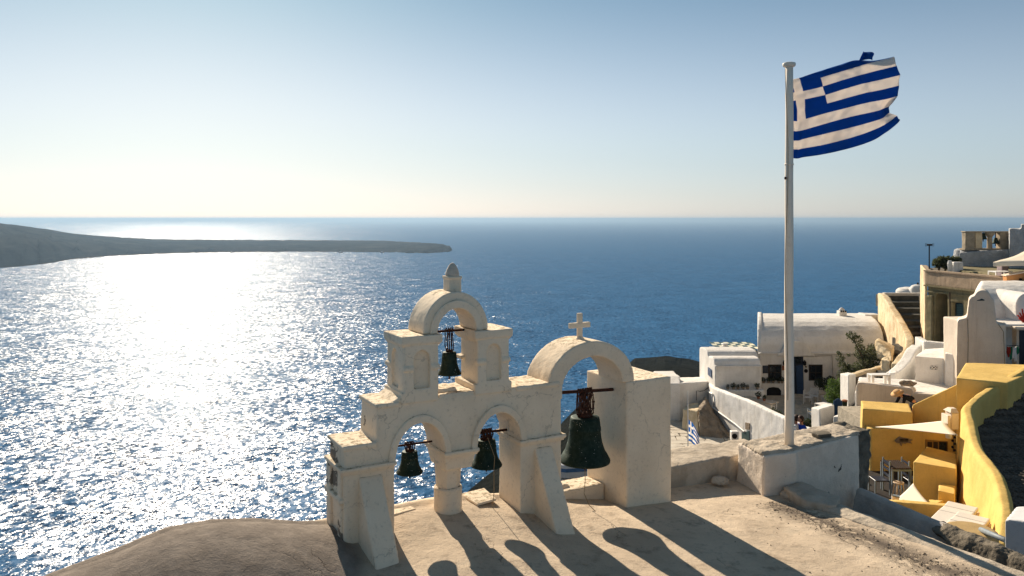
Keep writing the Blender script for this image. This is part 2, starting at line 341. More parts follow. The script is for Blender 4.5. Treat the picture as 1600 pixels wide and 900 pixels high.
# ---------------------------------------------------------------- far headland
def headland():
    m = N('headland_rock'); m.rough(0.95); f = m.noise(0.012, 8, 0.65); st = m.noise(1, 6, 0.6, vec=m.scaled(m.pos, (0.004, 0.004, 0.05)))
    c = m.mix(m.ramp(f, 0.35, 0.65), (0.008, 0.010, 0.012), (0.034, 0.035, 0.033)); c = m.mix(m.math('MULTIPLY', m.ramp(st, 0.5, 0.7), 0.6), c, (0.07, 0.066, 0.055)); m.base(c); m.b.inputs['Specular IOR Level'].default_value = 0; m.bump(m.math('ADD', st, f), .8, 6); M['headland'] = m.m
    sil = [(-160, 338, 424), (-60, 346, 422), (0, 350, 420), (40, 355, 417), (83, 361, 412), (110, 366, 407), (180, 372, 401), (240, 376, 398.5), (300, 377, 396.5), (380, 377.5, 395.5), (460, 378, 395), (560, 379, 395.5), (620, 380, 396), (660, 381, 397), (690, 382.5, 396), (703, 386, 394.5), (706, 391, 392.5)]
    rows = []; xs = np.linspace(-160, 706, 240)
    for x in xs:
        top = np.interp(x, [a[0] for a in sil], [a[1] for a in sil]); bot = np.interp(x, [a[0] for a in sil], [a[2] for a in sil])
        top += 0.6 * mn.noise(Vector((x * .06, 0, 0))) + (0.9 if x > 180 else .35) * mn.noise(Vector((x * .3, 3, 0))); bot += 0.8 * mn.noise(Vector((x * .08, 6, 0))) + 0.5 * mn.noise(Vector((x * .3, 9, 0)))
        y0 = 130 * F / (bot - HZ); depth = 900 * min(1, (707 - x) / 120 + 0.12); y1 = y0 + depth
        zt = -(top - HZ) / F * y1
        row = [W(x, HZ, y0) + Vector((0, 0, -131))]
        for k, (fy, fz) in enumerate([(0.04, 0.30), (0.10, 0.55), (0.2, 0.66), (0.35, 0.72), (0.5, 0.83), (0.7, 0.93), (0.85, 0.97), (1.0, 1.0), (1.25, 0.9), (1.6, 0.35), (1.8, -0.02)]):
            Y = y0 + depth * fy; jj = 1 + (0.30 * mn.noise(Vector((x * .05, k * .7, 1))) + .14 * mn.noise(Vector((x * .2, k * .9, 4)))) * (0 if fy > .6 or fy < .03 else 1)
            z = -130 + (zt + 130) * fz * jj; row.append(Vector(((x - 800) / F * Y, Y + 60 * mn.noise(Vector((x * .05, k, 7))) * (fy < 1), z)))
        rows.append(row)
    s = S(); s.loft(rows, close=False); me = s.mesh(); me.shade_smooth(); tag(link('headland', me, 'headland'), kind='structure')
    # white village along its shore and rim
    rnd = random.Random(4)
    hs = bpy.data.materials.new('x'); M['farhouse'] = simple('distant_whitewash', (0.75, 0.72, 0.68), 0.9)
    def far_house(px, py, Y, wd, ht, i):
        c = W(px, py, Y); e = empty('far_house', c, 'tiny white houses scattered along the hazy far headland', 'house', 'tiny white houses of the far headland village')
        s = S(); s.box(c.x - wd / 2, c.x + wd / 2, c.y, c.y + wd * .7, c.z - 14, c.z + ht); s.box(c.x - wd / 2, c.x - wd * .1, c.y + 1, c.y + wd * .7, c.z + ht + .02, c.z + ht * 1.6); s.out('wall', 'farhouse', e)
    spots = [(440, 391.5, 3280), (452, 392, 3270), (463, 391.5, 3280), (474, 392, 3270), (486, 391.6, 3280), (500, 392, 3270), (512, 392.3, 3270), (320, 389, 3350), (310, 386, 3500), (328, 386.6, 3500), (340, 384.4, 3600), (300, 383, 3600), (250, 384.5, 3450), (232, 381, 3500), (495, 378.2, 4200), (583, 379.2, 4200), (371, 377.4, 4200), (340, 377.2, 4200)]
    for i, (x, y, Y) in enumerate(spots): far_house(x, y, Y, rnd.uniform(7, 16), rnd.uniform(2.5, 4), i)
    c = W(541, 391.5, 3260); e = empty('long_building', c, 'long pale low building on the far headland shore', 'building')
    s = S(); s.box(c.x - 26, c.x + 26, c.y, c.y + 15, c.z - 14, c.z + 5); s.out('wall', 'farhouse', e)
    s = S(); s.poly([Vector((c.x - 27, c.y - 1, c.z + 5.05)), Vector((c.x + 27, c.y - 1, c.z + 5.05)), Vector((c.x + 24, c.y + 7, c.z + 8))[:] and Vector((c.x + 24, c.y + 7, c.z + 8)), Vector((c.x - 24, c.y + 7, c.z + 8))], Vector((0, 8, -1))); s.out('roof', 'farhouse', e)
    # islet off the tip
    s = S(); c = W(640, 397.5, 2960); c.z = -130; ring = []
    for h, k in ((-2, 1.1), (4, .9), (8, .55), (9.5, .2)): ring.append([Vector((c.x + 17 * k * (1 + .3 * mn.noise(Vector((i, h, 0)))) * math.cos(i * .5236), c.y + 22 * k * math.sin(i * .5236), c.z + h)) for i in range(12)])
    s.loft(ring); tag(s.out('islet', 'headland', loc=c), kind='structure')
    # boats
    def boat(px, py, L, name, label, grp=None):
        Y = 130 * F / (py - HZ); c = Vector(((px - 800) / F * Y, Y, -130)); e = empty(name, c, label, 'boat', grp)
        s = S(); s.loft([[c + Vector((x * L, y * wd * L, z * L)) for x, y, z in ((-.5 * tx, -.12, 0), (.38 * tx, -.12, 0), (.55 * tx, 0, 0.02), (.38 * tx, .12, 0), (-.5 * tx, .12, 0))] for wd, tx, z0 in ((0.7, .9, 0), (1, 1, 1))][:1] + [[c + Vector((x * L, y * L, .13 * L)) for x, y in ((-.5, -.13), (.42, -.13), (.6, 0), (.42, .13), (-.5, .13))]]); s.out('hull', 'navy', e)
        s = S(); s.box(c.x - .3 * L, c.x + .1 * L, c.y - .09 * L, c.y + .09 * L, c.z + .13 * L, c.z + .27 * L); s.out('cabin', 'boatwhite', e)
        s = S(); s.tube([c + Vector((0, 0, .27 * L)), c + Vector((0, 0, .5 * L))], .012 * L, 6); s.out('mast', 'navy', e)
    boat(532, 396.6, 17, 'motor_boat', 'small dark boat moored by the long headland building')
    boat(597, 396.4, 17, 'motor_boat', 'small dark boat near the tip of the headland')
    boat(362, 396.4, 13, 'motor_boat', 'tiny dark boat in the glare, leftmost off the shore village')
    boat(388, 345.4, 330, 'cargo_ship', 'faint cargo ship on the horizon above the headland')
headland()

# ---------------------------------------------------------------- roof of the chapel (foreground ground)
RC = [(-6.6, .3, -3.66), (-3.8, .6, -3.36), (-2.9, .6, -3.34), (-2.4, .3, -3.36), (-1.6, 0, -3.48), (-.9, .8, -3.55), (0, .5, -3.74), (0, 0, -3.70), (.71, 0, -3.75), (1.06, .4, -3.78), (2.32, .5, -3.85), (2.14, -.33, -3.84),
      (-3.4, -.6, -3.50), (-1.3, -.5, -3.61), (-.6, -.84, -3.67), (-2.0, -.83, -3.50), (-3.0, -.95, -3.46), (.43, -2.4, -3.71), (2.5, -3.2, -3.78), (2.5, -2, -3.80), (2.5, -1, -3.83), (0, -4, -3.72), (-2, -4, -3.6), (-4, -2.5, -3.6), (-6, -2.5, -3.9), (-6, -6, -4.2), (2.5, -6, -3.75), (0, -6, -3.7)]
_p = np.array(RC); _d = np.hypot(_p[:, None, 0] - _p[None, :, 0], _p[:, None, 1] - _p[None, :, 1]); _k = np.sqrt(_d ** 2 + .09)
_A = np.block([[_k, np.ones((len(_p), 1))], [np.ones((1, len(_p))), np.zeros((1, 1))]]); _w = np.linalg.solve(_A, np.append(_p[:, 2], 0))
MT = [-7.5, -6.4, -5.84, -5.34, -4.92, -4.5, -4.22, -4.02, -3.75, -3.3]; MZ = [-3.70, -3.33, -3.21, -3.085, -3.085, -3.16, -3.235, -3.29, -3.34, -3.6]
def roof_z(t, s):
    z = float(np.sqrt((_p[:, 0] - t) ** 2 + (_p[:, 1] - s) ** 2 + .09) @ _w[:-1] + _w[-1])
    q = np.interp(t, MT, MZ); ds = (s - .3); mz = q - 0.22 * ds * ds if ds < 0 else q - .5 * ds * ds
    k = .04; mx = max(z, mz) + k * math.exp(-abs(z - mz) / k) * .35 if t < -3.4 else z
    return mx, mz - z
def build_roof():
    ts = np.concatenate([np.arange(-7.4, 2.46, .045)]); ss = np.arange(-7.0, .621, .045); vs, fs, mound, deb = [], [], [], []
    for t in ts:
        for s in ss:
            z, dm = roof_z(t, s); z += 0.010 * mn.noise(Vector((t * 2.1, s * 2.1, 0))) + .004 * mn.noise(Vector((t * 9, s * 9, 0)))
            if s > .5: z += .02
            vs.append(B(t, s, z)); mound.append(min(1, max(0, (dm + .05 + .03 * mn.noise(Vector((t * 3, s * 3, 5)))) / .08)) if t < -3.5 else 0)
            dd = max(0, 1 - abs(t - 1.98 - .12 * mn.noise(Vector((s * 1.3, 0, 2)))) / .42) * min(1, max(0, (-.45 - s) / .2)); deb.append(dd)
    nt_, ns_ = len(ts), len(ss)
    for i in range(nt_ - 1):
        for j in range(ns_ - 1):
            a = i * ns_ + j; fs.append((a, a + ns_, a + ns_ + 1, a + 1))
    # skirt
    rim = [i * ns_ for i in range(nt_)] + [(nt_ - 1) * ns_ + j for j in range(1, ns_)] + [i * ns_ + ns_ - 1 for i in range(nt_ - 2, -1, -1)] + [j for j in range(ns_ - 2, 0, -1)]
    o = len(vs)
    for r in rim: vs.append(vs[r] + Vector((0, 0, -9))); mound.append(0); deb.append(0)
    for k in range(len(rim)):
        k2 = (k + 1) % len(rim); fs.append((rim[k], o + k, o + k2, rim[k2]))
    me = bpy.data.meshes.new('roof'); me.from_pydata(vs, [], fs)
    for nm, d in (('mound', mound), ('debris', deb)):
        at = me.attributes.new(nm, 'FLOAT', 'POINT'); at.data.foreach_set('value', d)
    bm = bmesh.new(); bm.from_mesh(me); bmesh.ops.recalc_face_normals(bm, faces=bm.faces); bm.to_mesh(me); bm.free(); me.shade_smooth()
    tag(link('roof_terrace', me, 'roof'), kind='structure')
build_roof()

# ---------------------------------------------------------------- belfry
base = B(-1.5, .26, -3.5)
bf = empty('belfry', base, 'weathered cream belfry with four bell arches standing on the chapel roof', 'belfry')
def fb(s_): return lambda t, z: B(t, s_, z)
D = .53
def belfry():
    out = [(-3.713, -4), (-3.713, -2.39), (-3.36, -2.39), (-3.348, -1.99), (-1.0, -1.985), (-1.0, -4)]
    h1 = [(-3.153, -3.99)] + [(-3.153, -2.62)] + arc(-2.857, -2.63, .296, .385, 180, 0)[1:] + [(-2.561, -2.66), (-2.56, -3.99)]
    s = S()
    # wall over and between the small arches (upper part), then piers below
    poly = [(-3.713, -4), (-3.713, -2.39), (-3.36, -2.39), (-3.348, -1.99), (-1.0, -1.985), (-1.0, -4), (-1.583, -4)]
    poly += arc(-1.871, -2.63, .288, .375, 0, 180) + arc(-2.857, -2.63, .296, .385, 0, 180) + [(-3.153, -4)]
    holed(s, poly, [], fb(0), fb(D))
    s.soft('wall', 'belfry_peel', bf, .02, .007, 2.2, 2)
    # column between the two small arches
    s = S()
    for (t0, t1, s0, s1, za, zb) in ((-2.555, -2.165, .02, .51, -2.70, -2.635),):
        s.box(t0, t1, s0, s1, za, zb, B)
    s.hexa([B(-2.525, .05, -2.85), B(-2.20, .05, -2.85), B(-2.20, .48, -2.85), B(-2.525, .48, -2.85), B(-2.555, .01, -2.69), B(-2.165, .01, -2.69), B(-2.165, .52, -2.69), B(-2.555, .52, -2.69)])
    s.lathe(B(-2.40, .265, 0), [(.142, -3.12), (.147, -3.0), (.162, -2.80)], 8)
    s.soft('column_capital', 'belfry', bf, .014, .004, 3, 2)
    s = S(); s.lathe(B(-2.40, .265, 0), [(.165, -3.6), (.162, -3.13), (.168, -3.10), (.150, -3.085)], 24); s.soft('column_base', 'belfry', bf, .014, .004, 3, 2)
    # raised rings round the arches
    for c, a, b_ in ((-2.857, .296, .385), (-1.871, .288, .375)):
        s = S(); ring = arc(c, -2.63, a + .075, b_ + .09, 0, 180) + arc(c, -2.63, a + .001, b_ + .001, 180, 0); holed(s, ring, [], fb(-.030), fb(.05)); s.soft('arch_ring', 'belfry', bf, .011, .002, 3, 1)
    # cornices
    for t0, t1, s0, s1, d in ((-3.765, -3.145, -.05, .58, 0), (-2.58, -2.14, -.045, .57, 0), (-1.61, -.965, -.05, .575, 0)):
        s = S(); s.box(t0, t1, s0, s1, -2.655, -2.615, B); s.box(t0 + .02, t1 - .02, s0 + .02, s1 - .02, -2.69, -2.65, B); s.soft('cornice', 'belfry', bf, .011, .004, 4, 2)
    # pilaster strips on the left end
    s = S(); s.box(-3.745, -3.68, .05, .15, -3.9, -2.65, B); s.box(-3.745, -3.68, .42, .55, -3.9, -2.65, B); s.box(-3.76, -3.66, .02, .57, -3.0, -2.95, B); s.soft('pilaster', 'belfry_peel', bf, .014, .005, 4, 2)
    # stepped top slabs
    for t0, t1, z in ((-3.735, -3.36, -2.39), (-3.375, -3.11, -1.99)):
        s = S(); s.box(t0, t1, -.02, .55, z - .045, z + .006, B); s.soft('coping', 'belfry', bf, .013, .006, 4, 2)
    s = S(); s.box(-1.64, -1.03, -.015, .54, -2.03, -1.978, B); s.soft('coping', 'belfry', bf, .013, .010, 5, 2)
    s = S(); s.box(-2.63, -2.17, .0, .50, -2.06, -1.965, B); s.box(-2.62, -2.36, .12, .40, -1.98, -1.93, B); s.soft('sill', 'belfry', bf, .013, .010, 5, 2)
    # turrets
    for t0, t1 in ((-3.045, -2.647), (-2.155, -1.745)):
        s = S()
        s.box(t0 - .035, t1 + .035 if t0 > -2.5 else t1, -.02, .53, -2.02, -1.90, B)
        if t0 < -2.5: s.poly([B(t0 - .02, .0, -1.92), B(t0 - .16, .0, -2.0), B(t0 - .0, .0, -2.0)], NN * .5)
        s.box(t0 + .02, t1 - .015, .04, .47, -1.95, -1.34, B)
        tm = (t0 + t1) / 2 + .005
        holed(s, [(t0, -1.93), (t1, -1.93), (t1, -1.37), (t0, -1.37)], [[(tm + .095, -1.87)] + arc(tm, -1.56, .095, .11, 0, 180, 14) + [(tm - .095, -1.87)]], fb(-.018), fb(.05))
        for sgn, tt in ((1, t0), (-1, t1)):
            if tt == t1 and t0 < -2.5 or tt == t0 and t0 > -2.5: continue
            holed(s, [(.012, -1.93), (.49, -1.93), (.49, -1.37), (.012, -1.37)], [[(.35, -1.87)] + arc(.25, -1.56, .10, .11, 0, 180, 14) + [(.15, -1.87)]], lambda a, z, tt=tt, g=sgn: B(tt - g * .015, a, z), lambda a, z, tt=tt, g=sgn: B(tt + g * .04, a, z))
        s.box(t0 - .014, tm - .10, -.038, .05, -1.665, -1.62, B); s.box(tm + .105, t1 + .014, -.038, .05, -1.665, -1.62, B); s.box(t0 - .035, t0 + .05, .36, .51, -1.665, -1.62, B)
        s.soft('turret', 'belfry', bf, .011, .003, 3, 1)
        s = S(); s.hexa([B(t0 - .005, .0, -1.42), B(t1 + .005, .0, -1.42), B(t1 + .005, .50, -1.42), B(t0 - .005, .50, -1.42), B(t0 - .04, -.035, -1.365), B(t1 + .04, -.035, -1.365), B(t1 + .04, .53, -1.365), B(t0 - .04, .53, -1.365)])
        s.box(t0 - .04, t1 + .045, -.038, .533, -1.372, -1.285, B); s.soft('turret_cap', 'belfry', bf, .0125, .006, 4, 2)
    # upper arch
    s = S(); ring = arc(-2.402, -1.285, .41, .455, 0, 180) + arc(-2.402, -1.285, .245, .27, 180, 0); holed(s, ring, [], fb(.03), fb(.47))
    s.soft('vault', 'belfry', bf, .0125, .005, 3, 2)
    s = S(); ring = arc(-2.402, -1.285, .33, .365, 0, 180) + arc(-2.402, -1.285, .243, .268, 180, 0); holed(s, ring, [], fb(-.0), fb(.06)); s.soft('arch_ring', 'belfry', bf, .011, .003, 3, 1)
    # finial
    s = S(); s.box(-2.43, -2.27, .17, .33, -.86, -.665, B); s.box(-2.44, -2.26, .16, .34, -.69, -.662, B); s.soft('finial_block', 'belfry', bf, .01, .003, 4, 1)
    M['finial'] = plaster('sooty_plaster', (0.80, 0.66, 0.51), (0.52, 0.43, 0.34), dirt=(0.20, 0.17, 0.14), sc=3)
    s = S(); s.lathe(B(-2.35, .25, 0), [(.078, -.67), (.082, -.64), (.066, -.59), (.04, -.54), (.016, -.515)], 16); s.soft('finial_cone', 'finial', bf, .008, .003, 6, 1)
    # big arch
    s = S(); ring = arc(-.54, -2.10, .665, .57, 0, 180, 36) + arc(-.53, -2.10, .455, .375, 180, 0, 36); holed(s, ring, [], fb(0.0), fb(.53))
    s.box(-1.19, -.985, .0, .52, -2.2, -2.09, B); s.soft('large_vault', 'belfry', bf, .0165, .006, 2.5, 2)
    s = S(); s.box(-.01, .735, .0, .88, -4.1, -2.095, B); s.soft('large_pier', 'belfry', bf, .02, .007, 2.0, 2)
    # buttresses
    for t0, t1, zt, zb, st in ((-3.56, -3.30, -2.74, -3.62, -.62), (-1.39, -1.145, -2.745, -3.72, -.56)):
        s = S(); s.poly([B(t0, .1, zt + .03), B(t0, -.02, zt), B(t0, st, zb), B(t0, st - .05, zb - .3), B(t0, .1, zb - .3)], U * (t1 - t0)); s.soft('buttress', 'belfry', bf, .016, .005, 3, 2)
    # cross
    s = S(); s.box(-.592, -.524, .24, .28, -1.57, -1.205, B); s.box(-.716, -.405, .237, .283, -1.39, -1.325, B); s.out('cross', 'belfry', bf, .006, 2)
    s = S(); s.lathe(B(-.558, .26, 0), [(.10, -1.60), (.085, -1.55), (.05, -1.52), (.035, -1.50)], 14); s.soft('cross_foot', 'belfry', bf, .01, .004, 5, 1)
    # low parapet in the big arch
    s = S(); s.box(-1.2, -.02, .47, .86, -4, -3.53, B); s.box(-.98, -.5, .60, .86, -3.6, -3.49, B); s.soft('sill', 'belfry', bf, .02, .008, 4, 2)
    s = S(); s.poly([B(-2.07, .62, -3.38), B(-1.72, .66, -3.38), B(-1.74, .30, -3.40), B(-2.02, .26, -3.40)], Vector((0, 0, .028))); s.out('slab', 'belfry', bf, .006)
    s = S(); s.poly([B(-3.1, .62, -3.36), B(-2.8, .62, -3.36), B(-2.74, .40, -3.37), B(-3.1, .34, -3.37)], Vector((0, 0, .03))); s.out('slab', 'belfry', bf, .006)
    # iron bars the bells hang from, let into the masonry
    for (ta, za), (tb, zb), r, sy in (((-1.05, -2.175), (-.03, -2.235), .022, .265), ((-3.17, -2.545), (-2.60, -2.552), .012, .265), ((-2.18, -2.53), (-1.62, -2.55), .016, .265), ((-2.66, -1.30), (-2.13, -1.302), .014, .265)):
        s = S(); s.tube([B(ta, sy, za), B((ta + tb) / 2, sy, (za + zb) / 2), B(tb, sy, zb)], r, 8); s.out('iron_bar', 'iron', bf, smooth=True)
belfry()

def bronze():
    m = N('green_bronze'); m.rough(0.62); m.b.inputs['Metallic'].default_value = 0.35
    f = m.noise(14, 6, 0.7); sp = m.n('TexVoronoi'); sp.inputs['Scale'].default_value = 45; m.l(m.pos, sp.inputs['Vector'])
    drip = m.ramp(m.noise(1, 4, 0.7, vec=m.scaled(m.pos, (45, 45, 7))), 0.62, 0.72)
    c = m.mix(m.ramp(f, 0.35, 0.7), (0.016, 0.030, 0.022), (0.034, 0.052, 0.038)); c = m.mix(m.math('MULTIPLY', drip, 0.45), c, (0.16, 0.19, 0.15))
    dots = m.math('MULTIPLY', m.math('LESS_THAN', sp.outputs['Distance'], 0.17), m.ramp(m.noise(9, 2), 0.55, 0.6)); c = m.mix(dots, c, (0.5, 0.48, 0.42))
    m.base(c); m.bump(f, 0.25, 0.003); M['bronze'] = m.m
bronze()
def bell(t, zt, zm, r, label, bar_z, wrap, rope=None, tag_z=None, seg=48):
    c = B(t, .265, 0); h = zt - zm; e = empty('bell', c + Vector((0, 0, zm)), label, 'bell', 'bronze bells hung in the near belfry')
    p = [(0.50, 1.0), (.56, .985), (.585, .93), (.60, .86), (.615, .78), (.63, .765), (.635, .70), (.62, .69), (.645, .55), (.69, .42), (.70, .41), (.745, .32), (.79, .25), (.845, .20), (.86, .19), (.93, .115), (.985, .06), (1.0, .035), (.985, 0), (.93, .0), (.86, .06), (.70, .25), (.56, .6), (.46, .9), (.2, .93)]
    s = S(); s.lathe(c, [(r * a, zm + h * b) for a, b in p] , seg)
    o = s.out('bell_body', 'bronze', e, smooth=True)
    # crown, chains wound over the bar
    s = S(); s.lathe(c, [(r * .30, zt - .01), (r * .30, zt + .05 * h), (r * .2, zt + .09 * h)], 16); s.out('crown', 'iron', e, smooth=True)
    rnd = random.Random(int(r * 1000)); s = S(); wdt = r * .36
    for k in range(wrap):
        x = -wdt + 2 * wdt * (k + .5) / wrap; pts = []; lo = zt + .02 * h; hi = bar_z + .03
        for i in range(13):
            a = 2 * math.pi * i / 12; pts.append(B(t + x + rnd.uniform(-.006, .006) + .35 * wdt * math.sin(a * .5) * rnd.uniform(-1, 1) * .3, .265 + .034 * math.cos(a) * (1 + .1 * rnd.random()), (lo + hi) / 2 + (hi - lo) / 2 * math.sin(a)))
        s.tube(pts, .0075 if wrap > 6 else .006, 6)
        for i in range(1, 12):   # links as knobs
            if i % 1 == 0: s.ball(pts[i], .013 if wrap > 6 else .009, 1, (1, .7, 1.2))
    s.out('chain', 'iron', e)
    s = S(); s.tube([c + Vector((0, 0, zm + h * .9)), c + Vector((0, 0, zm - .02))], .010, 8); s.ball(c + Vector((0, 0, zm - .005)), r * .13, 2, (1, 1, 1.3)); s.tube([c + Vector((0, 0, zm - .01)), c + Vector((0, 0, zm - .16 * h - .02))], .009, 8); s.out('clapper', 'iron', e, smooth=True)
    if rope:
        s = S(); s.tube(rope, .0045, 6); s.out('rope', 'rope', e)
    return e
bell(-.472, -2.532, -3.106, .325, 'largest bell, dark green bronze, hung by rusty chain in the right arch', -2.21, 11, [B(-.472, .265, -3.2), B(-.47, .262, -3.35), B(-.51, .23, -3.50), B(-.53, .1, -3.60), B(-.5, .0, -3.655)])
bell(-2.875, -2.622, -2.867, .150, 'small bell in the lower left arch, short clapper and dark wooden crown', -2.55, 5)
bell(-1.896, -2.628, -2.941, .188, 'mid-sized bell in the lower middle arch with a rope down its front', -2.54, 7, [B(-1.93, .17, -2.58), B(-1.90, .05, -2.78), B(-1.90, .07, -2.94), B(-1.87, .12, -3.2), B(-1.85, .2, -3.47)])
bell(-2.382, -1.544, -1.804, .140, 'small bell hung on long loops of chain under the topmost arch', -1.30, 4)

s = S(); s.tube([B(1.15, -3.05, roof_z(1.15, -3.05)[0] + .012), B(1.22, -3.02, roof_z(1.2, -3)[0] + .03), B(1.33, -3.06, roof_z(1.3, -3)[0] + .02), B(1.42, -3.16, roof_z(1.4, -3.1)[0] + .01)], [.004, .006, .005, .003], 6); tag(s.out('twig', 'rope', None, loc=B(1.25, -3.05, -3.7)), 'thin curved twig lying on the sunlit roof', 'twig')
# ---------------------------------------------------------------- walls round the roof, curb, flag wall
s = S(); s.poly([B(.70, .46, -4.2), B(.70, .46, -3.50), B(.70, 1.10, -3.47), B(.70, 1.10, -4.6)], U * 1.75); s.poly([B(2.2, .40, -4.2), B(2.2, .42, -3.50), B(2.2, 1.0, -3.48), B(2.2, 1.0, -4.6)], U * .9)
tag(s.soft('low_wall', 'cap', None, .022, .02, 2.2, 3, loc=B(1.5, .6, -3.8)), 'long low cement-topped wall between the tall belfry pier and the flagpole wall', 'wall')
fw = empty('flag_wall', B(3, -.1, -3.9), 'thick plastered wall with a broken stone end that carries the tall flagpole', 'wall')
s = S()
s.hexa([B(2.30, .40, -4.3), B(2.12, -.30, -4.3), B(2.70, -.42, -4.4), B(2.70, .36, -4.4), B(2.32, .36, -3.30), B(2.17, -.27, -3.30), B(2.70, -.39, -3.29), B(2.70, .33, -3.28)])
s.hexa([B(2.66, .36, -4.6), B(2.66, -.38, -4.6), B(4.16, -.31, -5.4), B(4.16, .36, -5.4), B(2.66, .33, -3.28), B(2.66, -.36, -3.29), B(4.16, -.30, -3.27), B(4.16, .34, -3.27)])
s.soft('wall', 'block', fw, .022, .014, 2.2, 2)
s = S(); s.hexa([B(2.33, .31, -3.31), B(2.18, -.24, -3.31), B(2.70, -.36, -3.30), B(2.70, .30, -3.30), B(2.36, .29, -3.262), B(2.21, -.21, -3.262), B(2.70, -.33, -3.255), B(2.70, .28, -3.25)])
s.hexa([B(2.66, .30, -3.30), B(2.66, -.34, -3.30), B(4.3, -.27, -3.29), B(4.3, .30, -3.29), B(2.66, .28, -3.25), B(2.66, -.31, -3.255), B(4.3, -.24, -3.24), B(4.3, .28, -3.24)])
s.soft('coping', 'cap', fw, .017, .022, 6, 1)
s = S(); s.hexa([B(4.05, .34, -5.4), B(4.10, -.29, -5.4), B(4.36, -.27, -5.4), B(4.40, .33, -5.4), B(4.10, .30, -3.26), B(4.10, -.275, -3.26), B(4.50, -.25, -3.23), B(4.52, .30, -3.24)])
s.soft('broken_end', 'rough', fw, .018, .035, 2.5, 1, amp2=.028)
def rock(name, c, r, sc, label, mat='cap', seed=0, cat='stone'):
    s = S(); s.ball(c, r, 3, sc)
    for v in s.bm.verts: v.co += (v.co - Vector(c)) * (.35 * mn.noise(v.co * (1.6 / r) + Vector((seed, 0, 0))) + .15 * mn.noise(v.co * (4 / r)))
    o = s.out(name, mat, None, loc=c); return tag(o, label, cat)
rock('rock', B(1.90, .30, -3.76), .105, (1.15, .8, .62), 'grey lump of rock lying on the roof by the low wall', 'cap')
s = S(); s.poly([B(3.40, -.18, -3.245), B(3.62, -.24, -3.24), B(3.70, -.12, -3.24), B(3.60, -.02, -3.24), B(3.42, -.04, -3.245)], Vector((0, 0, .05))); tag(s.out('flat_stone', 'rough', None, .012, 2, loc=B(3.5, -.1, -3.24)), 'flat grey stone lying on the flag wall, right of the pole', 'stone')
# curb and outer ledge
cb = S(); R_ = []
for i, s_ in enumerate(np.linspace(-.38, -7, 40)):
    j = .03 * mn.noise(Vector((s_ * 1.7, 0, 0))); R_.append([B(2.36 + j, s_, -4.2), B(2.36 + j, s_, -3.80), B(2.44 + j, s_, -3.765 + .5 * j), B(2.56 + j, s_, -3.755 + j), B(2.68 + j * .5, s_, -3.785), B(2.70, s_, -4.2)])
cb.loft(R_); tag(cb.soft('curb', 'cap', None, .018, .012, 4, 1, loc=B(2.5, -2, -3.8)), 'rounded cement curb edging the roof, running from the flag wall toward the viewer', 'curb')
s = S(); s.poly([B(2.40, -.4, -3.84), B(2.75, -.42, -3.84), B(2.76, -1.05, -3.84), B(2.45, -1.22, -3.86), B(2.25, -.9, -3.88)], Vector((0, 0, .13)))
tag(s.soft('cement_hump', 'cap', None, .016, .03, 3, 6, loc=B(2.5, -.7, -3.8)), 'smooth cement hump where the curb meets the flag wall', 'cement')
og = empty('ledge_wall', B(3.4, -2, -4.2), 'peeling grey outer wall sloping down past the broken stone end, beside the curb', 'wall')
s = S(); R_ = []
for s_ in np.linspace(-.42, -5, 24):
    tt = 3.95 + .12 * (s_ + .3); zt = -3.98 + .02 * s_ + .012 * mn.noise(Vector((s_ * 3, 0, 4))); zi = zt - .34
    R_.append([B(tt - .16, s_, -5.6), B(tt - .16, s_, zi - .3), B(tt - .11, s_, zi), B(tt - .02, s_, zt - .05), B(tt + .03, s_, zt), B(tt + .10, s_, zt - .01), B(tt + .14, s_, zt - .1), B(tt + .15, s_, -5.6)])
s.loft(R_); s.soft('wall', 'ledge', og, .022, .016, 1.6, 2, amp2=.008)
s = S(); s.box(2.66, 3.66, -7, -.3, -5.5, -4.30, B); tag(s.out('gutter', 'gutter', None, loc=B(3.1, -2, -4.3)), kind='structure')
V3 = lambda *a: Vector(a)
def rubble():
    rnd = random.Random(11); s = S()
    for i in range(700):
        s_ = rnd.uniform(-4.4, -.5); t_ = 1.98 + rnd.gauss(0, .17) if rnd.random() < .8 else rnd.uniform(.4, 2.3)
        if t_ > 2.34: continue
        z = roof_z(t_, s_)[0]; r = rnd.uniform(.003, .010) if rnd.random() < .96 else rnd.uniform(.010, .018); s.ball(B(t_, s_, z + r * .4), r, 1, (1, 1, .7))
    M['grit'] = simple('grit', (.24, .19, .14), .95, var=.5, sc=30)
    for v in s.bm.verts: v.co += V3(mn.noise(v.co * 60), mn.noise(v.co * 60 + Vector((5, 0, 0))), 0) * .006
    tag(s.out('gravel', 'grit', None), 'loose gravel and grit strewn on the roof along the curb', 'gravel', kind='stuff')
    # crumbling stretch of the ledge: broken core showing through
    s = S(); rr = []
    for s_ in np.linspace(-1.75, -4.4, 70):
        tt = 3.95 + .12 * (s_ + .3); zt = -3.98 + .02 * s_; w_ = min(1, (-1.75 - s_) / .5); a_ = .035 * mn.noise(Vector((s_ * 6, 0, 0))) + .015 * mn.noise(Vector((s_ * 17, 0, 2))); b_ = .05 * mn.noise(Vector((s_ * 5, 7, 0)))
        rr.append([B(tt + .14, s_, zt - .3), B(tt - .14 - .05 * w_ + b_, s_, zt - .20 * w_ - .05 + a_), B(tt - .08 * w_ + b_, s_, zt - .04 + .05 * w_ + a_), B(tt + .04, s_, zt + .03 * w_ + a_), B(tt + .15, s_, zt - .02 + b_)])
    s.loft(rr); s.soft('broken_edge', 'rough', og, .014, .014, 5, 1, amp2=.010)
rubble()

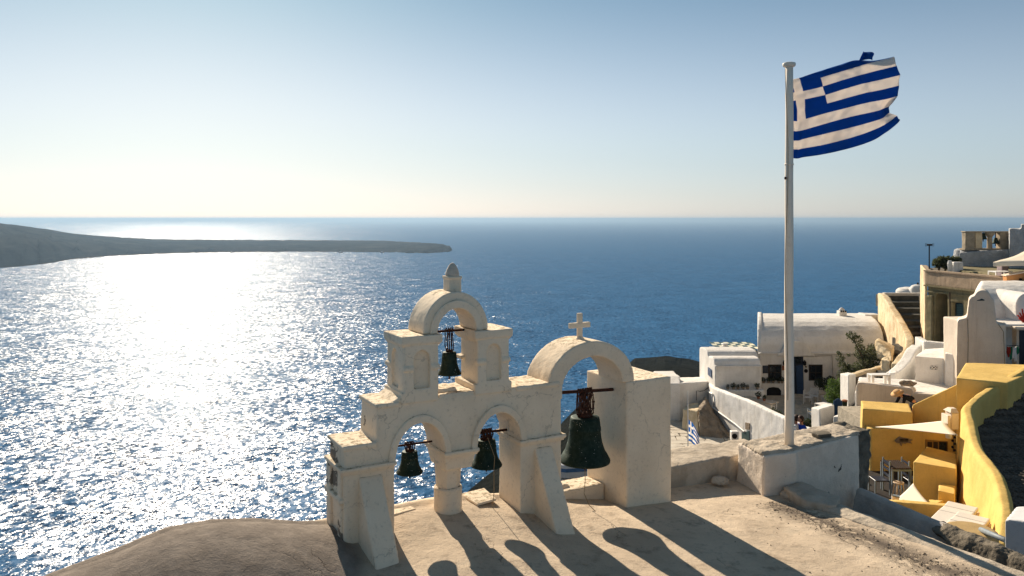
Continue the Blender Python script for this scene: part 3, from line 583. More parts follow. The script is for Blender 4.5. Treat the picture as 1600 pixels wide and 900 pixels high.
# ---------------------------------------------------------------- flagpole and flag
fpb = B(2.79, -.17, -3.25)
def flagpole():
    e = empty('flagpole', fpb, 'tall cream painted flagpole with a flat round cap, standing on the thick wall', 'flagpole')
    s = S(); top = 2.19; n = 14; pts = []; rad = []
    for i in range(n + 1):
        f = i / n; pts.append(Vector((fpb.x + .012 * mn.noise(Vector((f * 4, 0, 0))), fpb.y, -3.30 + (top + 3.30) * f))); rad.append(.066 - .010 * min(1, f * 1.2) if f < .9 else .054)
    s.tube(pts, rad, 24); s.out('pole', 'polepaint', e, smooth=True)
    s = S(); s.lathe(Vector((fpb.x, fpb.y, 0)), [(.05, top - .02), (.085, top), (.092, top + .02), (.09, top + .045), (.06, top + .055)], 24); s.out('cap', 'polepaint', e, .004, 1, True)
    for z in (-1.32, .78): s = S(); s.lathe(Vector((fpb.x, fpb.y, 0)), [(.062, z - .012), (.066, z), (.062, z + .012)], 24); s.out('weld_ring', 'polepaint', e, smooth=True)
    s = S(); s.tube([Vector((fpb.x - .055, fpb.y - .05, z)) + Vector((.02 * math.sin(z * 2), 0, 0)) for z in np.linspace(-2.6, 2.15, 30)], .0045, 6); s.out('halyard', 'rope', e)
    s = S(); s.lathe(Vector((fpb.x - .065, fpb.y - .03, .58)), [(.012, -.02), (.018, 0), (.012, .02)], 10); s.out('cleat', 'iron', e)
m = N('pole_paint'); m.rough(.55); f_ = m.noise(6, 6, .7); m.base(m.mix(m.ramp(f_, .5, .75), (.88, .76, .62), (.74, .61, .47))); m.bump(f_, .3, .004); M['polepaint'] = m.m
flagpole()
def flag_mat(name, length, h):
    """nine stripes and a canton with a cross, printed on the cloth through its UVs"""
    m = N(name); m.rough(.85)
    uv = m.n('UVMap'); sx = m.n('SeparateXYZ'); m.l(uv.outputs[0], sx.inputs[0]); u_, v_ = sx.outputs[0], sx.outputs[1]   # u 0..1.5, v 0..1 (heights)
    row = m.math('FLOOR', m.math('MULTIPLY', v_, 9.0)); blue_st = m.math('COMPARE', m.math('MODULO', row, 2.0), 0.0); blue_st.node.inputs[2].default_value = .1
    can = m.math('MULTIPLY', m.math('LESS_THAN', u_, 5 / 9), m.math('GREATER_THAN', v_, 4 / 9))
    cu = m.math('COMPARE', u_, 2.5 / 9); cu.node.inputs[2].default_value = .5 / 9
    cv = m.math('COMPARE', v_, 6.5 / 9); cv.node.inputs[2].default_value = .5 / 9
    cross = m.math('MAXIMUM', cu, cv); blue_can = m.math('SUBTRACT', 1.0, cross)
    x = m.n('Mix', data_type='FLOAT'); m.l(can, x.inputs[0]); m.l(blue_st, x.inputs[2]); m.l(blue_can, x.inputs[3])
    c = m.mix(x.outputs[0], (.90, .83, .76), (.012, .105, .38)); m.base(c)
    wv = m.noise(260, 2); m.bump(wv, .15, .001)
    tr = m.n('BsdfTranslucent'); m.l(c, tr.inputs[0]); ms = m.n('MixShader'); ms.inputs[0].default_value = .42
    m.l(m.b.outputs[0], ms.inputs[1]); m.l(tr.outputs[0], ms.inputs[2]); m.l(ms.outputs[0], m.t.nodes['Material Output'].inputs[0]); return m.m
M['flag'] = flag_mat('flag_cloth', 1.5, 1)
def flag():
    # cloth spans drawn as curves: columns from hoist to fly; rows top to bottom. Photo outline, given real depth waves.
    Y = fpb.y; nu, nv = 90, 60
    def px(x, y, dy=0): return W(x, y, Y + dy)
    # top, upper-stripe edge, middle, bottom rails as pixel curves
    rails = {0.0: [(1229, 246), (1246, 249), (1256, 247), (1284, 243), (1320, 235), (1360, 222), (1392, 203), (1412, 187)],
             .111: [(1229, 232), (1246, 235), (1257, 233), (1286, 228), (1321, 219), (1358, 207), (1388, 193), (1411, 180)],
             .222: [(1229, 220), (1247, 221), (1258, 218), (1287, 211), (1321, 203), (1358, 193), (1385, 184), (1399, 175)],
             .333: [(1229, 206), (1247, 206), (1258, 204), (1289, 195), (1322, 186), (1358, 178), (1384, 171), (1396, 166)],
             .444: [(1229, 190), (1248, 190), (1260, 187), (1292, 178), (1324, 170), (1360, 161), (1388, 155), (1408, 150)],
             .667: [(1229, 158), (1245, 158), (1257, 157), (1289, 150), (1322, 140), (1360, 129), (1390, 122), (1411, 117)],
             .889: [(1229, 133), (1239, 133), (1252, 131), (1280, 124), (1316, 113), (1352, 101), (1384, 92), (1401, 88)],
             1.0: [(1229, 121), (1239, 124), (1251, 122), (1276, 114), (1312, 102), (1344, 91), (1380, 89), (1401, 86.5)]}
    ks = sorted(rails)
    def cr(pts, f):
        n = len(pts) - 1; x = min(f * n, n - 1e-6); i = int(x); t = x - i
        p = [pts[max(i - 1, 0)], pts[i], pts[i + 1], pts[min(i + 2, n)]]
        return [0.5 * (2 * p[1][k] + (p[2][k] - p[0][k]) * t + (2 * p[0][k] - 5 * p[1][k] + 4 * p[2][k] - p[3][k]) * t * t + (3 * p[1][k] - p[0][k] - 3 * p[2][k] + p[3][k]) * t ** 3) for k in (0, 1)]
    uf = [0, .148, .222, .37, .55, .75, .9, 1.0]
    vs, uvs, fs = [], [], []
    for i in range(nu + 1):
        fu = i / nu; rp = np.interp(fu, uf, np.linspace(0, 1, 8)); col_ = [cr(rails[k], rp) for k in ks]
        for j in range(nv + 1):
            fv = j / nv; x = np.interp(fv, ks, [c[0] for c in col_]); y = np.interp(fv, ks, [c[1] for c in col_])
            a = fu * 1.5; wv = .13 * fu ** .7 * math.sin(2.2 * math.pi * (fu * 1.05 + .28 * fv)) + .030 * mn.noise(Vector((fu * 5, fv * 2.4, 0))) * 1.6 * min(1, fu * 4)
            wv += .018 * mn.noise(Vector((fu * 9 + fv * 9, fv * 9 - fu * 14, 3))) + .045 * math.exp(-((fv - .72) / .12) ** 2) * math.exp(-fu / .12)
            wv += (.022 * math.sin(fu * 19 + fv * 9 + 2 * mn.noise(Vector((fu * 2, fv * 3, 5)))) + .016 * math.sin(fu * 31 + fv * 13 + 3 * mn.noise(Vector((fu * 3, fv * 3, 8)))) ) * min(1, fu * 3) + .022 * mn.noise(Vector((fu * 14 + fv * 5, fv * 12, 1)))
            if fv > .88: wv += .22 * (fv - .88) * fu / .12
            if fu > .88 and .2 < fv < .5: wv += .10 * math.sin((fu - .88) / .12 * math.pi) * math.sin((fv - .2) / .3 * math.pi)
            p = px(x, y); p = p + Vector((0, wv, 0)); vs.append(p); uvs.append((a, fv))
    for i in range(nu):
        for j in range(nv): q = i * (nv + 1) + j; fs.append((q, q + nv + 1, q + nv + 2, q + 1))
    # torn corner of the top stripe blown back over the edge
    o0 = len(vs); cor = [(1346, 93), (1352, 84), (1359, 76), (1366, 95), (1370, 88), (1375, 82)]
    for r_ in range(9):
        for c_ in range(9):
            g, q = r_ / 8, c_ / 8; xa = np.interp(g, (0, .5, 1), (1347, 1353, 1359)); ya = np.interp(g, (0, .5, 1), (94, 85, 77)); xb = np.interp(g, (0, .5, 1), (1367, 1370, 1375)); yb_ = np.interp(g, (0, .5, 1), (94, 88, 82))
            vs.append(px(xa + (xb - xa) * q, ya + (yb_ - ya) * q - 1.5 * math.sin(q * math.pi)) + Vector((0, .10 + .10 * g + .05 * math.sin(q * 6), 0))); uvs.append((1.1, .95))
    for r_ in range(8):
        for c_ in range(8): q = o0 + r_ * 9 + c_; fs.append((q, q + 9, q + 10, q + 1))
    me = bpy.data.meshes.new('flag'); me.from_pydata(vs, [], fs); uvl = me.uv_layers.new(name='UVMap')
    for lp in me.loops: uvl.data[lp.index].uv = uvs[lp.vertex_index]
    me.shade_smooth(); o = link('flag', me, 'flag', None, loc=fpb + Vector((0, 0, 5)))
    md = o.modifiers.new('thickness', 'SOLIDIFY'); md.thickness = .003
    tag(o, 'large blue and white striped Greek flag streaming from the tall flagpole', 'flag')
flag()
# ================================================================ village
def X(px, Y): return (px - 800) / F * Y
def Z(py, Y): return -(py - HZ) / F * Y
def V(*a): return Vector(a)
class PL:
    """vertical plane through two plan points; pt() = where the sight line through a photo pixel meets it, 'off' metres proud"""
    def __init__(s, a, b):
        s.a = V(a[0], a[1], 0); d = V(b[0] - a[0], b[1] - a[1], 0).normalized(); s.d = d; n = V(d.y, -d.x, 0); s.n = n if n.dot(-s.a) > 0 else -n
    def pt(s, px, py, off=0.0):
        k = V((px - 800) / F, 1, 0); a = s.a + s.n * off; Y = a.dot(s.n) / k.dot(s.n); return W(px, py, Y)
    def slab(s, S_, pix, o0, o1):   # outline in pixels, from offset o0 to o1
        p = [s.pt(x, y, 0) for x, y in pix]; S_.poly([q + s.n * o0 for q in p], s.n * (o1 - o0)); return S_

def terrain():
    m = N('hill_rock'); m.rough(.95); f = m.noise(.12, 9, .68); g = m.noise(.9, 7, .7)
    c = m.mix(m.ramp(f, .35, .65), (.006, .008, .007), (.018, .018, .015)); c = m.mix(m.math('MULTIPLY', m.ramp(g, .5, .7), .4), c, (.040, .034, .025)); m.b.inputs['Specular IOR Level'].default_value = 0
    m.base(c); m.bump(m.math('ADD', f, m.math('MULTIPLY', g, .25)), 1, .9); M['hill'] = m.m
    cols = [  # photo column, [near..edge], ridge (row, distance)
        (300, [(5, -8), (10, -10)], (980, 90)), (500, [(5, -8), (11, -10)], (905, 110)), (700, [(5, -8), (13, -10)], (800, 160)), (770, [(5, -8), (20, -11.5), (34, -14.5)], (742, 230)),
        (860, [(5, -8.5), (24, -11.5), (42, -14)], (690, 290)), (900, [(5, -8.5), (26, -11.7), (45, -14)], (645, 360)), (935, [(5, -8.5), (28, -11.8), (46, -13.8)], (618, 420)), (965, [(5, -8.5), (28, -11.9), (47, -13.5)], (590, 480)),
        (992, [(5, -8.5), (28, -12.1), (50, -13.4)], (567, 520)), (1040, [(5, -8.5), (28, -12.0), (38, -13.3), (51, -13.4)], (563, 500)), (1075, [(5, -8.5), (28, -11.6), (38, -13.3), (52, -13.5)], (567, 500)), (1105, [(5, -8.5), (28, -11.2), (39, -13.3), (56, -13.6)], (574, 480)),
        (1200, [(5, -8.5), (24, -9.2), (30, -9.2), (40, -12.4), (62, -13)], (580, 400)), (1260, [(5, -8.5), (24, -8.9), (31, -8.9), (40, -12.3), (64, -13)], (560, 300)), (1340, [(5, -8.5), (24, -9.0), (31, -8.6), (40, -9.5), (46, -10.5), (64, -11)], (545, 260)),
        (1400, [(5, -8), (20, -8.9), (27, -8.9), (31, -8.0), (40, -9.2), (46, -9.5), (66, -10)], (520, 220)), (1500, [(5, -7), (14, -7.5), (20, -8.4), (27, -8.9), (33, -8.6), (42, -8.2), (52, -7), (66, -8)], (480, 200)),
        (1600, [(5, -6), (14, -7.2), (20, -8), (27, -7), (35, -6.5), (50, -6.5), (66, -7)], (460, 200)), (1750, [(5, -6), (14, -7), (20, -7), (30, -6), (40, -5.8), (52, -5.5), (70, -6.5)], (450, 200))]
    pxs = np.concatenate([np.linspace(300, 760, 20), np.linspace(775, 1120, 90), np.linspace(1135, 1750, 40)])
    def prof(c):
        _, near, (ry, rd) = c; ys = [p[0] for p in near]; zs = [p[1] for p in near]; t = np.linspace(0, 1, 14); Y = list(np.interp(t, np.linspace(0, 1, len(ys)), ys)); z = list(np.interp(Y, ys, zs))
        ye, ze = Y[-1], z[-1]; zr = Z(ry, rd)
        for f, g in ((.04, .10), (.08, .16), (.15, .24), (.25, .33), (.36, .42), (.48, .53), (.6, .64), (.72, .75), (.84, .87), (.93, .95), (1, 1)): Y.append(ye + (rd - ye) * f); z.append(ze + (zr - ze) * g)
        for f, g in ((1.03, .03), (1.06, .3), (1.10, .7), (1.14, 1.02)): Y.append(rd * f); z.append(zr + (-130 - zr) * g)
        return np.array(Y), np.array(z)
    P = [prof(c) for c in cols]; cx = [c[0] for c in cols]; rows = []
    for px in pxs:
        i = max(0, min(len(cx) - 2, int(np.searchsorted(cx, px)) - 1)); t = (px - cx[i]) / (cx[i + 1] - cx[i]); Y = P[i][0] * (1 - t) + P[i + 1][0] * t; z = P[i][1] * (1 - t) + P[i + 1][1] * t; r = []
        for k, (y, h) in enumerate(zip(Y, z)):
            j = 0 if k < 14 else (.016 * y * mn.noise(Vector((px * .012, k * .45, 3))) + .006 * y * mn.noise(Vector((px * .04, k * .9, 9)))) * (1 if k < 19 else .25)
            if k == 24: j = y * (.0020 * mn.noise(Vector((px * .05, 0, 3))) + .0012 * mn.noise(Vector((px * .2, 0, 3))))
            r.append(Vector((X(px, y), y, h + j)))
        rows.append(r)
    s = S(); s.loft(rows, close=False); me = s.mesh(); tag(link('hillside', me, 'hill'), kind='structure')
terrain()

def foliage(name_, parent, clumps, n, size, mat, seed=1, flat=1.0):
    rnd = random.Random(seed); vs, fs = [], []
    for c, r in clumps:
        k = int(n * r ** 2 / sum(q ** 2 for _, q in clumps))
        for _ in range(k):
            d = V(rnd.gauss(0, 1), rnd.gauss(0, 1), rnd.gauss(0, 1)).normalized() * r * rnd.uniform(.25, 1.08) ** .6; d.z *= flat
            p = Vector(c) + d; a = V(rnd.uniform(-1, 1), rnd.uniform(-1, 1), rnd.uniform(-1, 1)).normalized(); b = a.orthogonal().normalized(); b.rotate(Matrix.Rotation(rnd.uniform(0, 6.28), 3, a)); c2 = a.cross(b)
            L = size * rnd.uniform(.6, 1.3); o = len(vs); vs += [p - b * L, p + c2 * L * .45, p + b * L, p - c2 * L * .45]; fs.append((o, o + 1, o + 2, o + 3))
    me = bpy.data.meshes.new('leaves'); me.from_pydata(vs, [], fs); return link(name_, me, mat, parent)
def leafmat(n, a, b):
    m = N(n); m.rough(.7); f = m.noise(4, 3); m.base(m.mix(m.ramp(f, .35, .65), a, b)); m.b.inputs['Transmission Weight'].default_value = 0
    tr = m.n('BsdfTranslucent'); tr.inputs[0].default_value = (*[x * 1.6 for x in b], 1); ms = m.n('MixShader'); ms.inputs[0].default_value = .3
    m.l(m.b.outputs[0], ms.inputs[1]); m.l(tr.outputs[0], ms.inputs[2]); m.l(ms.outputs[0], m.t.nodes['Material Output'].inputs[0]); M[n] = m.m
leafmat('leaf_olive', (.045, .055, .028), (.085, .095, .05)); leafmat('leaf_green', (.04, .075, .02), (.08, .13, .03)); leafmat('leaf_dark', (.02, .03, .015), (.05, .06, .03))
M['bark'] = simple('bark', (.10, .075, .05), .95, sc=12, bump=1, bd=.02)

def chair(loc, rz, w_, sh, bh, mat, label, seat='wpaint', slats=3, arms=False, grp=None):
    e = empty('chair', loc, label, 'chair', grp); q = Matrix.Rotation(rz, 3, 'Z'); L = V(*loc)
    def f(x, y, z): return L + q @ V(x, y, z)
    h = w_ / 2
    for sx in (-1, 1):
        for sy in (-1, 1):
            s = S(); s.box(sx * h - .02, sx * h + .02, sy * h - .02, sy * h + .02, 0, sh if sy < 0 else bh, f); s.out('leg', mat, e)
    s = S(); s.box(-h, h, -h, h, sh - .04, sh, f); s.out('seat', seat, e, .008)
    for k in range(slats):
        z = sh + (bh - sh) * (k + .7) / (slats + .2); s = S(); s.box(-h, h, h - .015, h + .015, z - .035, z + .035, f); s.out('back_slat', seat, e)
    if arms:
        for sx in (-1, 1): s = S(); s.box(sx * h - .025, sx * h + .025, -h, h, sh + .2, sh + .24, f); s.out('armrest', mat, e); s = S(); s.box(sx * h - .02, sx * h + .02, -h, -h + .04, sh, sh + .2, f); s.out('arm_post', mat, e)
    return e
def table(loc, rz, lx, ly, h, label, top='tan', leg='wpaint', name='table', solid=False, legw=.03):
    e = empty(name, loc, label, 'table'); q = Matrix.Rotation(rz, 3, 'Z'); L = V(*loc)
    def f(x, y, z): return L + q @ V(x, y, z)
    s = S(); s.box(-lx / 2, lx / 2, -ly / 2, ly / 2, h - .05, h, f); s.out('table_top', top, e, .006)
    if solid: s = S(); s.box(-lx * .42, lx * .42, -ly * .3, ly * .3, 0, h - .05, f); s.out('base', leg, e)
    else:
        for sx in (-1, 1):
            for sy in (-1, 1): s = S(); s.box(sx * (lx / 2 - legw) - legw, sx * (lx / 2 - legw) + legw, sy * (ly / 2 - legw) - legw, sy * (ly / 2 - legw) + legw, 0, h - .05, f); s.out('leg', leg, e)
    return e
def pot(c, r, h, label, plant=None, mat='terracotta', seed=0):
    e = empty('plant_pot', c, label, 'plant pot', 'pots and plants on the sunny terrace'); c = V(*c)
    s = S(); s.lathe(c, [(r * .7, 0), (r, h * .9), (r * 1.1, h * .92), (r * 1.1, h), (r * .9, h), (r * .85, h * .8)], 12); s.out('pot', mat, e, smooth=False)
    if plant: foliage('leaves', e, [(c + V(0, 0, h + plant * .6), plant)], 120, plant * .28, 'leaf_dark', seed)
    return e

# ---------------------------------------------------------------- white house with the long vault (A)
FL = -11.88
tf = S(); tf.poly([V(12.6, 50, FL), V(13.1, 47.8, FL), V(13.7, 45.0, FL), V(14.5, 41.4, FL), V(15.4, 39.6, FL), V(17.4, 39.4, FL), V(19.5, 40.2, FL), V(21, 46, FL), V(25, 53.5, FL), V(12.6, 54, FL)], V(0, 0, -1.4))
tag(tf.out('terrace_floor', 'terrace_ground', None, loc=(16, 48, FL)), kind='structure')
A = empty('white_house', (X(1275, 53), 53, FL), 'long white house with a barrel vault roof, dark blue door and round gable over it', 'house')
x0, x1 = X(1186, 53), X(1372, 54)
def vaultprof(x, yf, yc, ze, zt, yb, zb=-16):
    p = [V(x, yf, zb), V(x, yf, ze)]; k = 14
    for i in range(k + 1):
        a = math.pi * (1 - i / k); ca = abs(math.cos(a)) ** .72; p.append(V(x, yc - (yc - yf - .12) * ca if a > math.pi / 2 else yc + (yb - yc) * ca, ze + (zt - ze) * abs(math.sin(a)) ** .80))
    p += [V(x, yb, zb)]; return p
pr_ = vaultprof(0, 53, 57.5, -9.14, -7.12, 61.8); s = S(); s.loft([[V(X(1186, p.y), p.y, p.z) for p in pr_], [V(x1 + (p.y - 53) * .25, p.y, p.z) for p in pr_]]); s.soft('wall', 'white', A, .085, .03, .6, 2)
pr_ = vaultprof(0, 53.1, 57.5, -9.14, -7.02, 61.8); s = S(); s.loft([[V(X(1184, p.y), p.y, p.z) for p in pr_], [V(X(1184, p.y) + .3, p.y, p.z) for p in pr_]]); s.soft('end_wall', 'white', A, .06, .02, .6, 1)
s = S(); c = X(1244, 52.9); s.poly([V(c + .98 * math.cos(a), 52.86, -9.2 + .95 * math.sin(a)) for a in np.linspace(0, math.pi, 18)], V(0, .34, 0)); s.poly([V(c - 1.3, 52.86, -9.35), V(c + 1.3, 52.86, -9.35), V(c + 1.15, 52.86, -9.08), V(c - 1.15, 52.86, -9.08)], V(0, .34, 0)); s.soft('round_gable', 'white', A, .05, .015, 1, 1)
s = S(); s.box(x0, x1, 52.90, 53.1, -9.2, -9.10); s.out('eave_ledge', 'white', A, .02)
fa = PL((x0, 53), (x1, 53))
# door, transom, windows
s = S(); fa.slab(s, [(1240, 545), (1254.5, 545), (1254.5, 617), (1240, 617)], -.05, .06); d = s.out('door', 'navy', A)
s = S(); fa.slab(s, [(1242, 548), (1251, 548), (1251, 569), (1242, 569)], .05, .075); s.out('transom', 'glass', d)
s = S(); fa.slab(s, [(1243, 573), (1254, 571), (1255, 617), (1244, 617)], .07, .12); s.out('door_leaf', 'blue', d)
for (a, b, t, u_) in ((1200, 1221, 571, 596), (1263.5, 1285, 571, 596)):
    s = S(); fa.slab(s, [(a, t), (b, t), (b, u_), (a, u_)], -.02, .05); wd = s.out('window', 'brownwood', A, .01)
    for i in range(2):
        for j in range(2):
            xa, xb = a + 2.2 + i * (b - a - 3) / 2, a + 2.2 + (i + 1) * (b - a - 3) / 2 - 1.2; ya, yb = t + 2 + j * (u_ - t - 3) / 2, t + 2 + (j + 1) * (u_ - t - 3) / 2 - 1.2
            s = S(); fa.slab(s, [(xa, ya), (xb, ya), (xb, yb), (xa, yb)], .045, .06); s.out('pane', 'glass', wd)
s = S(); fa.slab(s, [(1191.5, 572.5), (1199.5, 572.5), (1199.5, 584.5), (1191.5, 584.5)], -.02, .06); s.out('shutter', 'navy', A)
for px_ in (1226, 1257.5):
    s = S(); c = fa.pt(px_, 569, .16); s.lathe(c, [(.04, -.16), (.10, -.12), (.12, .06), (.03, .2)], 8); s.tube([fa.pt(px_, 565, 0), c + V(0, 0, .2)], .02, 6); s.out('wall_lamp', 'dark', A)
s = S(); fa.slab(s, [(1222, 573), (1227, 573), (1227, 580), (1222, 580)], -.01, .03); s.out('red_plaque', 'terracotta', A)
s = S(); c = fa.pt(1259.3, 581, .02); s.lathe(c, [(.13, -.02), (.13, .03)], 14, V(0, -1, 0)); s.out('round_plaque', 'dark', A); s = S(); c = fa.pt(1259.3, 574.5, .02); s.lathe(c, [(.06, -.02), (.06, .03)], 10, V(0, -1, 0)); s.out('round_plaque', 'dark', A)
for px_, py_ in ((1208.5, 527), (1274.5, 529.5)):
    c = W(px_, py_, 53.75); s = S(); s.poly([c + V(-.14, -.12, -.06), c + V(.14, -.12, -.06), c + V(.14, -.12, .02), c + V(.05, -.12, .09), c + V(-.05, -.12, .09), c + V(-.14, -.12, .02)], V(0, .5, .05)); s.out('roof_vent', 'wpaint', A)
# planter shelf with niche beneath the left window
s = S(); holed(s, [(1191, 619), (1191, 600.5), (1227, 600.5), (1227, 619)], [], lambda a, b: fa.pt(a, b, .55), lambda a, b: fa.pt(a, b, .02)); s.out('bench', 'white', A)
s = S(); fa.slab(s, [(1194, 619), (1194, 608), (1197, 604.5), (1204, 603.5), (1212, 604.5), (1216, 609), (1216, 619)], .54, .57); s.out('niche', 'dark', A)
for i, px_ in enumerate((1193, 1201, 1208, 1217, 1222)):
    c = fa.pt(px_, 600.5, .3); pot((c.x, c.y, Z(600.5, c.y) + .0), .10, .17, ['dark pot at the left end of the ledge under the window', 'second small pot from the left on the window ledge', 'pale pot in the middle of the window ledge', 'dark pot right of the middle on the window ledge', 'taller dark plant pot at the right end of the window ledge'][i], .16, 'stone_d', i)
ch = empty('chimney', (X(1315, 57.5), 57.5, -7.2), 'small white square chimney with a rounded cap on the long vault', 'chimney')
s = S(); a = X(1309.5, 57.5); b = X(1321, 57.5); s.box(a, b, 57.2, 57.8, -7.6, Z(487, 57.5)); s.soft('shaft', 'white', ch, .04, .01, 2, 1)
s = S(); s.lathe(V((a + b) / 2, 57.5, 0), [(.20, Z(488, 57.5)), (.22, Z(486, 57.5)), (.14, Z(483.5, 57.5)), (.05, Z(482, 57.5))], 12); s.out('cap', 'white', ch)
for k in range(3): s = S(); s.box(a + .06 + k * .16, a + .14 + k * .16, 57.15, 57.2, Z(488.5, 57.5), Z(486, 57.5)); s.out('smoke_hole', 'dark', ch)
s = S(); s.poly([V(X(1345, 58), 57.3, -9), V(X(1345, 58), 57.3, Z(492, 57.5)), V(X(1353, 58), 57.3, Z(492.5, 57.5)), V(X(1370, 58), 57.3, Z(493, 57.5)), V(X(1370, 58), 57.3, -9)], V(0, 1.2, 0)); s.soft('parapet', 'white', A, .06, .03, 1, 1)
# left wing with two small vaults
Bw = empty('white_annex', (14, 49.3, FL), 'low white wing with two small barrel vaults at the left of the long house', 'house')
xa, xb = X(1117, 49.3), X(1190, 49.3)
s = S(); s.poly(vaultprof(xa, 49.3, 50.15, -9.30, -8.86, 51.1), V(xb - xa, 0, 0)); s.soft('wall', 'white', Bw, .06, .02, .8, 2)
s = S(); s.poly(vaultprof(xa, 51.0, 52.2, -9.0, -8.66, 53.4), V(X(1185, 51) - xa, 0, 0)); s.soft('rear_vault', 'white', Bw, .06, .02, .8, 2)
s = S(); s.box(xa, xb, 49.18, 49.36, -9.36, -9.27); s.out('eave_ledge', 'white', Bw, .02)
pl = PL((xa, 49.3), (xa, 53)); s = S(); s.box(xa - .05, xa + .05, 50.0, 50.9, Z(590, 50.3), Z(578, 50.3)); s.out('blue_shutter', 'blue', Bw)
s = S(); s.box(xa + .1, xb, 48.75, 49.3, -13, Z(611, 48.8)); s.out('bench', 'white', Bw, .03)
for i, (px_, k) in enumerate(((1137, 0), (1146, 1), (1153, 0), (1161, 1), (1168, 0), (1183, 1))):
    pot((X(px_, 49), 49, Z(611, 48.8)), .11, .16, ['leftmost dark pot on the bench below the two small vaults', 'second pot from the left on the long bench', 'tiny dark pot near the middle of the long bench', 'widest dark plant on the long bench', 'small pot right of the widest plant on the bench', 'dark plant at the right end of the long bench'][i], .10 + .07 * k, 'stone_d', 20 + i)
# chequered glass canopy behind the wing
cc = empty('chequered_canopy', (X(1150, 54), 54, -8.9), 'flat canopy of chequered dark green and cream panels behind the two small vaults', 'canopy')
for i in range(9):
    for j in range(4):
        u0 = 1118 + i * 7.4; pa = []
        for (a, b) in ((0, 0), (1, 0), (1, 1), (0, 1)):
            f = (j + b) / 4; Yy = 53.6 + 2.4 * f; pa.append(V(X(u0 + a * 7.2, 54.2), Yy, Z(547, 53.6) + (Z(536.5, 56) - Z(547, 53.6)) * f))
        s = S(); s.poly(pa, V(0, 0, .03)); s.out('panel', 'teal_panel' if (i + j) % 2 else 'cream_panel', cc) if 'teal_panel' in M else None
M['teal_panel'] = simple('dark_green_panel', (.015, .05, .045), .4, var=.1); M['cream_panel'] = simple('cream_panel', (.62, .58, .42), .6, var=.08)
_pm = {}
for i in range(9):
    for j in range(4):
        u0 = 1118 + i * 7.4; Ya = 53.6 + 2.4 * j / 4; za = Z(547, 53.6) + (Z(536.5, 56) - Z(547, 53.6)) * j / 4; dz = (Z(536.5, 56) - Z(547, 53.6)) / 4
        mt = 'teal_panel' if (i + j) % 2 else 'cream_panel'; x_ = X(u0, 54.2)
        if mt not in _pm:
            s = S(); s.poly([V(cc.location.x, cc.location.y, cc.location.z), V(cc.location.x + .318, cc.location.y, cc.location.z), V(cc.location.x + .318, cc.location.y + .59, cc.location.z + dz), V(cc.location.x, cc.location.y + .59, cc.location.z + dz)], V(0, 0, .03)); o = s.out('panel', mt, cc); _pm[mt] = o
        else: o = _pm[mt].copy(); col.objects.link(o); o.parent = cc
        o.location = V(x_, Ya, za) - cc.location
s = S(); s.box(X(1120, 54), X(1186, 54), 53.5, 56.1, -12, -9.2); s.out('support_wall', 'white', cc)
vs_ = empty('pedestal', (X(1132, 53.4), 53.4, -8.9), 'small white pedestal with a stone vase at the corner of the chequered canopy', 'pedestal'); s = S(); s.lathe(V(X(1132, 53.2), 53.2, 0), [(.2, -9.1), (.2, Z(541, 53.4)), (.12, Z(540.5, 53.4)), (.22, Z(538, 53.4)), (.16, Z(537, 53.4))], 12); s.out('vase', 'wpaint', vs_)

# curved white retaining wall
def sweep(S_, pts, th, side=1):   # pts: (x, y, ztop, zbot); thickness to the right-hand side
    n = len(pts); rr = []
    for i, (x, y, zt, zb) in enumerate(pts):
        a = pts[max(i - 1, 0)]; b = pts[min(i + 1, n - 1)]; d = V(b[0] - a[0], b[1] - a[1], 0).normalized(); nrm = V(d.y, -d.x, 0) * side * th
        rr.append([V(x, y, zb), V(x, y, zt), V(x, y, zt) + nrm, V(x, y, zb) + nrm])
    S_.loft(rr); return S_
def px_pts(l): return [(X(a, Y), Y, Z(b, Y), zb) for a, b, Y, zb in l]
def dense(p, k=6):
    o = []
    for i in range(len(p) - 1):
        for j in range(k):
            t = j / k; q = [p[max(i - 1, 0)], p[i], p[i + 1], p[min(i + 2, len(p) - 1)]]
            o.append(tuple(0.5 * (2 * q[1][c] + (q[2][c] - q[0][c]) * t + (2 * q[0][c] - 5 * q[1][c] + 4 * q[2][c] - q[3][c]) * t * t + (3 * q[1][c] - q[0][c] - 3 * q[2][c] + q[3][c]) * t ** 3) for c in range(len(p[0]))))
    o.append(tuple(p[-1])); return o
rw = empty('retaining_wall', (14, 46, -13), 'tall curved streaky white retaining wall that holds up the terrace', 'wall')
s = S(); sweep(s, dense(px_pts([(1107, 600, 50.6, -15), (1114, 607, 49.0, -15), (1130, 614, 47.4, -15), (1170, 629, 44.4, -15), (1200, 643, 42.3, -15), (1230, 657, 40.4, -15), (1252, 668, 39.3, -15), (1270, 672, 38.8, -15)])), .38, -1); s.soft('wall', 'white_streak', rw, .06, .03, .6, 2)
rp = PL((X(1150, 45.85), 45.85), (X(1200, 42.3), 42.3))
s = S(); rp.slab(s, [(1165, 661.5), (1171.5, 663), (1171.5, 673), (1165, 672)], -.2, .03); s.out('window', 'stone_d', rw)
s = S(); rp.slab(s, [(1160, 677), (1171, 675), (1172, 692), (1160, 692)], -.2, .05); s.out('window', 'teal', rw)
s = S(); s.tube([V(X(a, Y), Y, Z(b, Y)) for a, b, Y in ((1106, 613, 50.4), (1113, 617, 48.9), (1113, 638, 48.8), (1132, 652, 47.1), (1150, 665, 45.75), (1163, 676, 44.75))], .05, 6); s.out('pipe', 'wpaint', rw)
ac = empty('air_conditioner', (X(1148, 44.6), 44.6, -13), 'white air conditioning unit at the foot of the curved white wall', 'air conditioner')
a, b = X(1143, 44.5), X(1154.5, 44.5); s = S(); s.box(a, b, 44.5, 44.85, Z(691, 44.5), Z(676, 44.5)); s.out('case', 'wpaint', ac, .03)
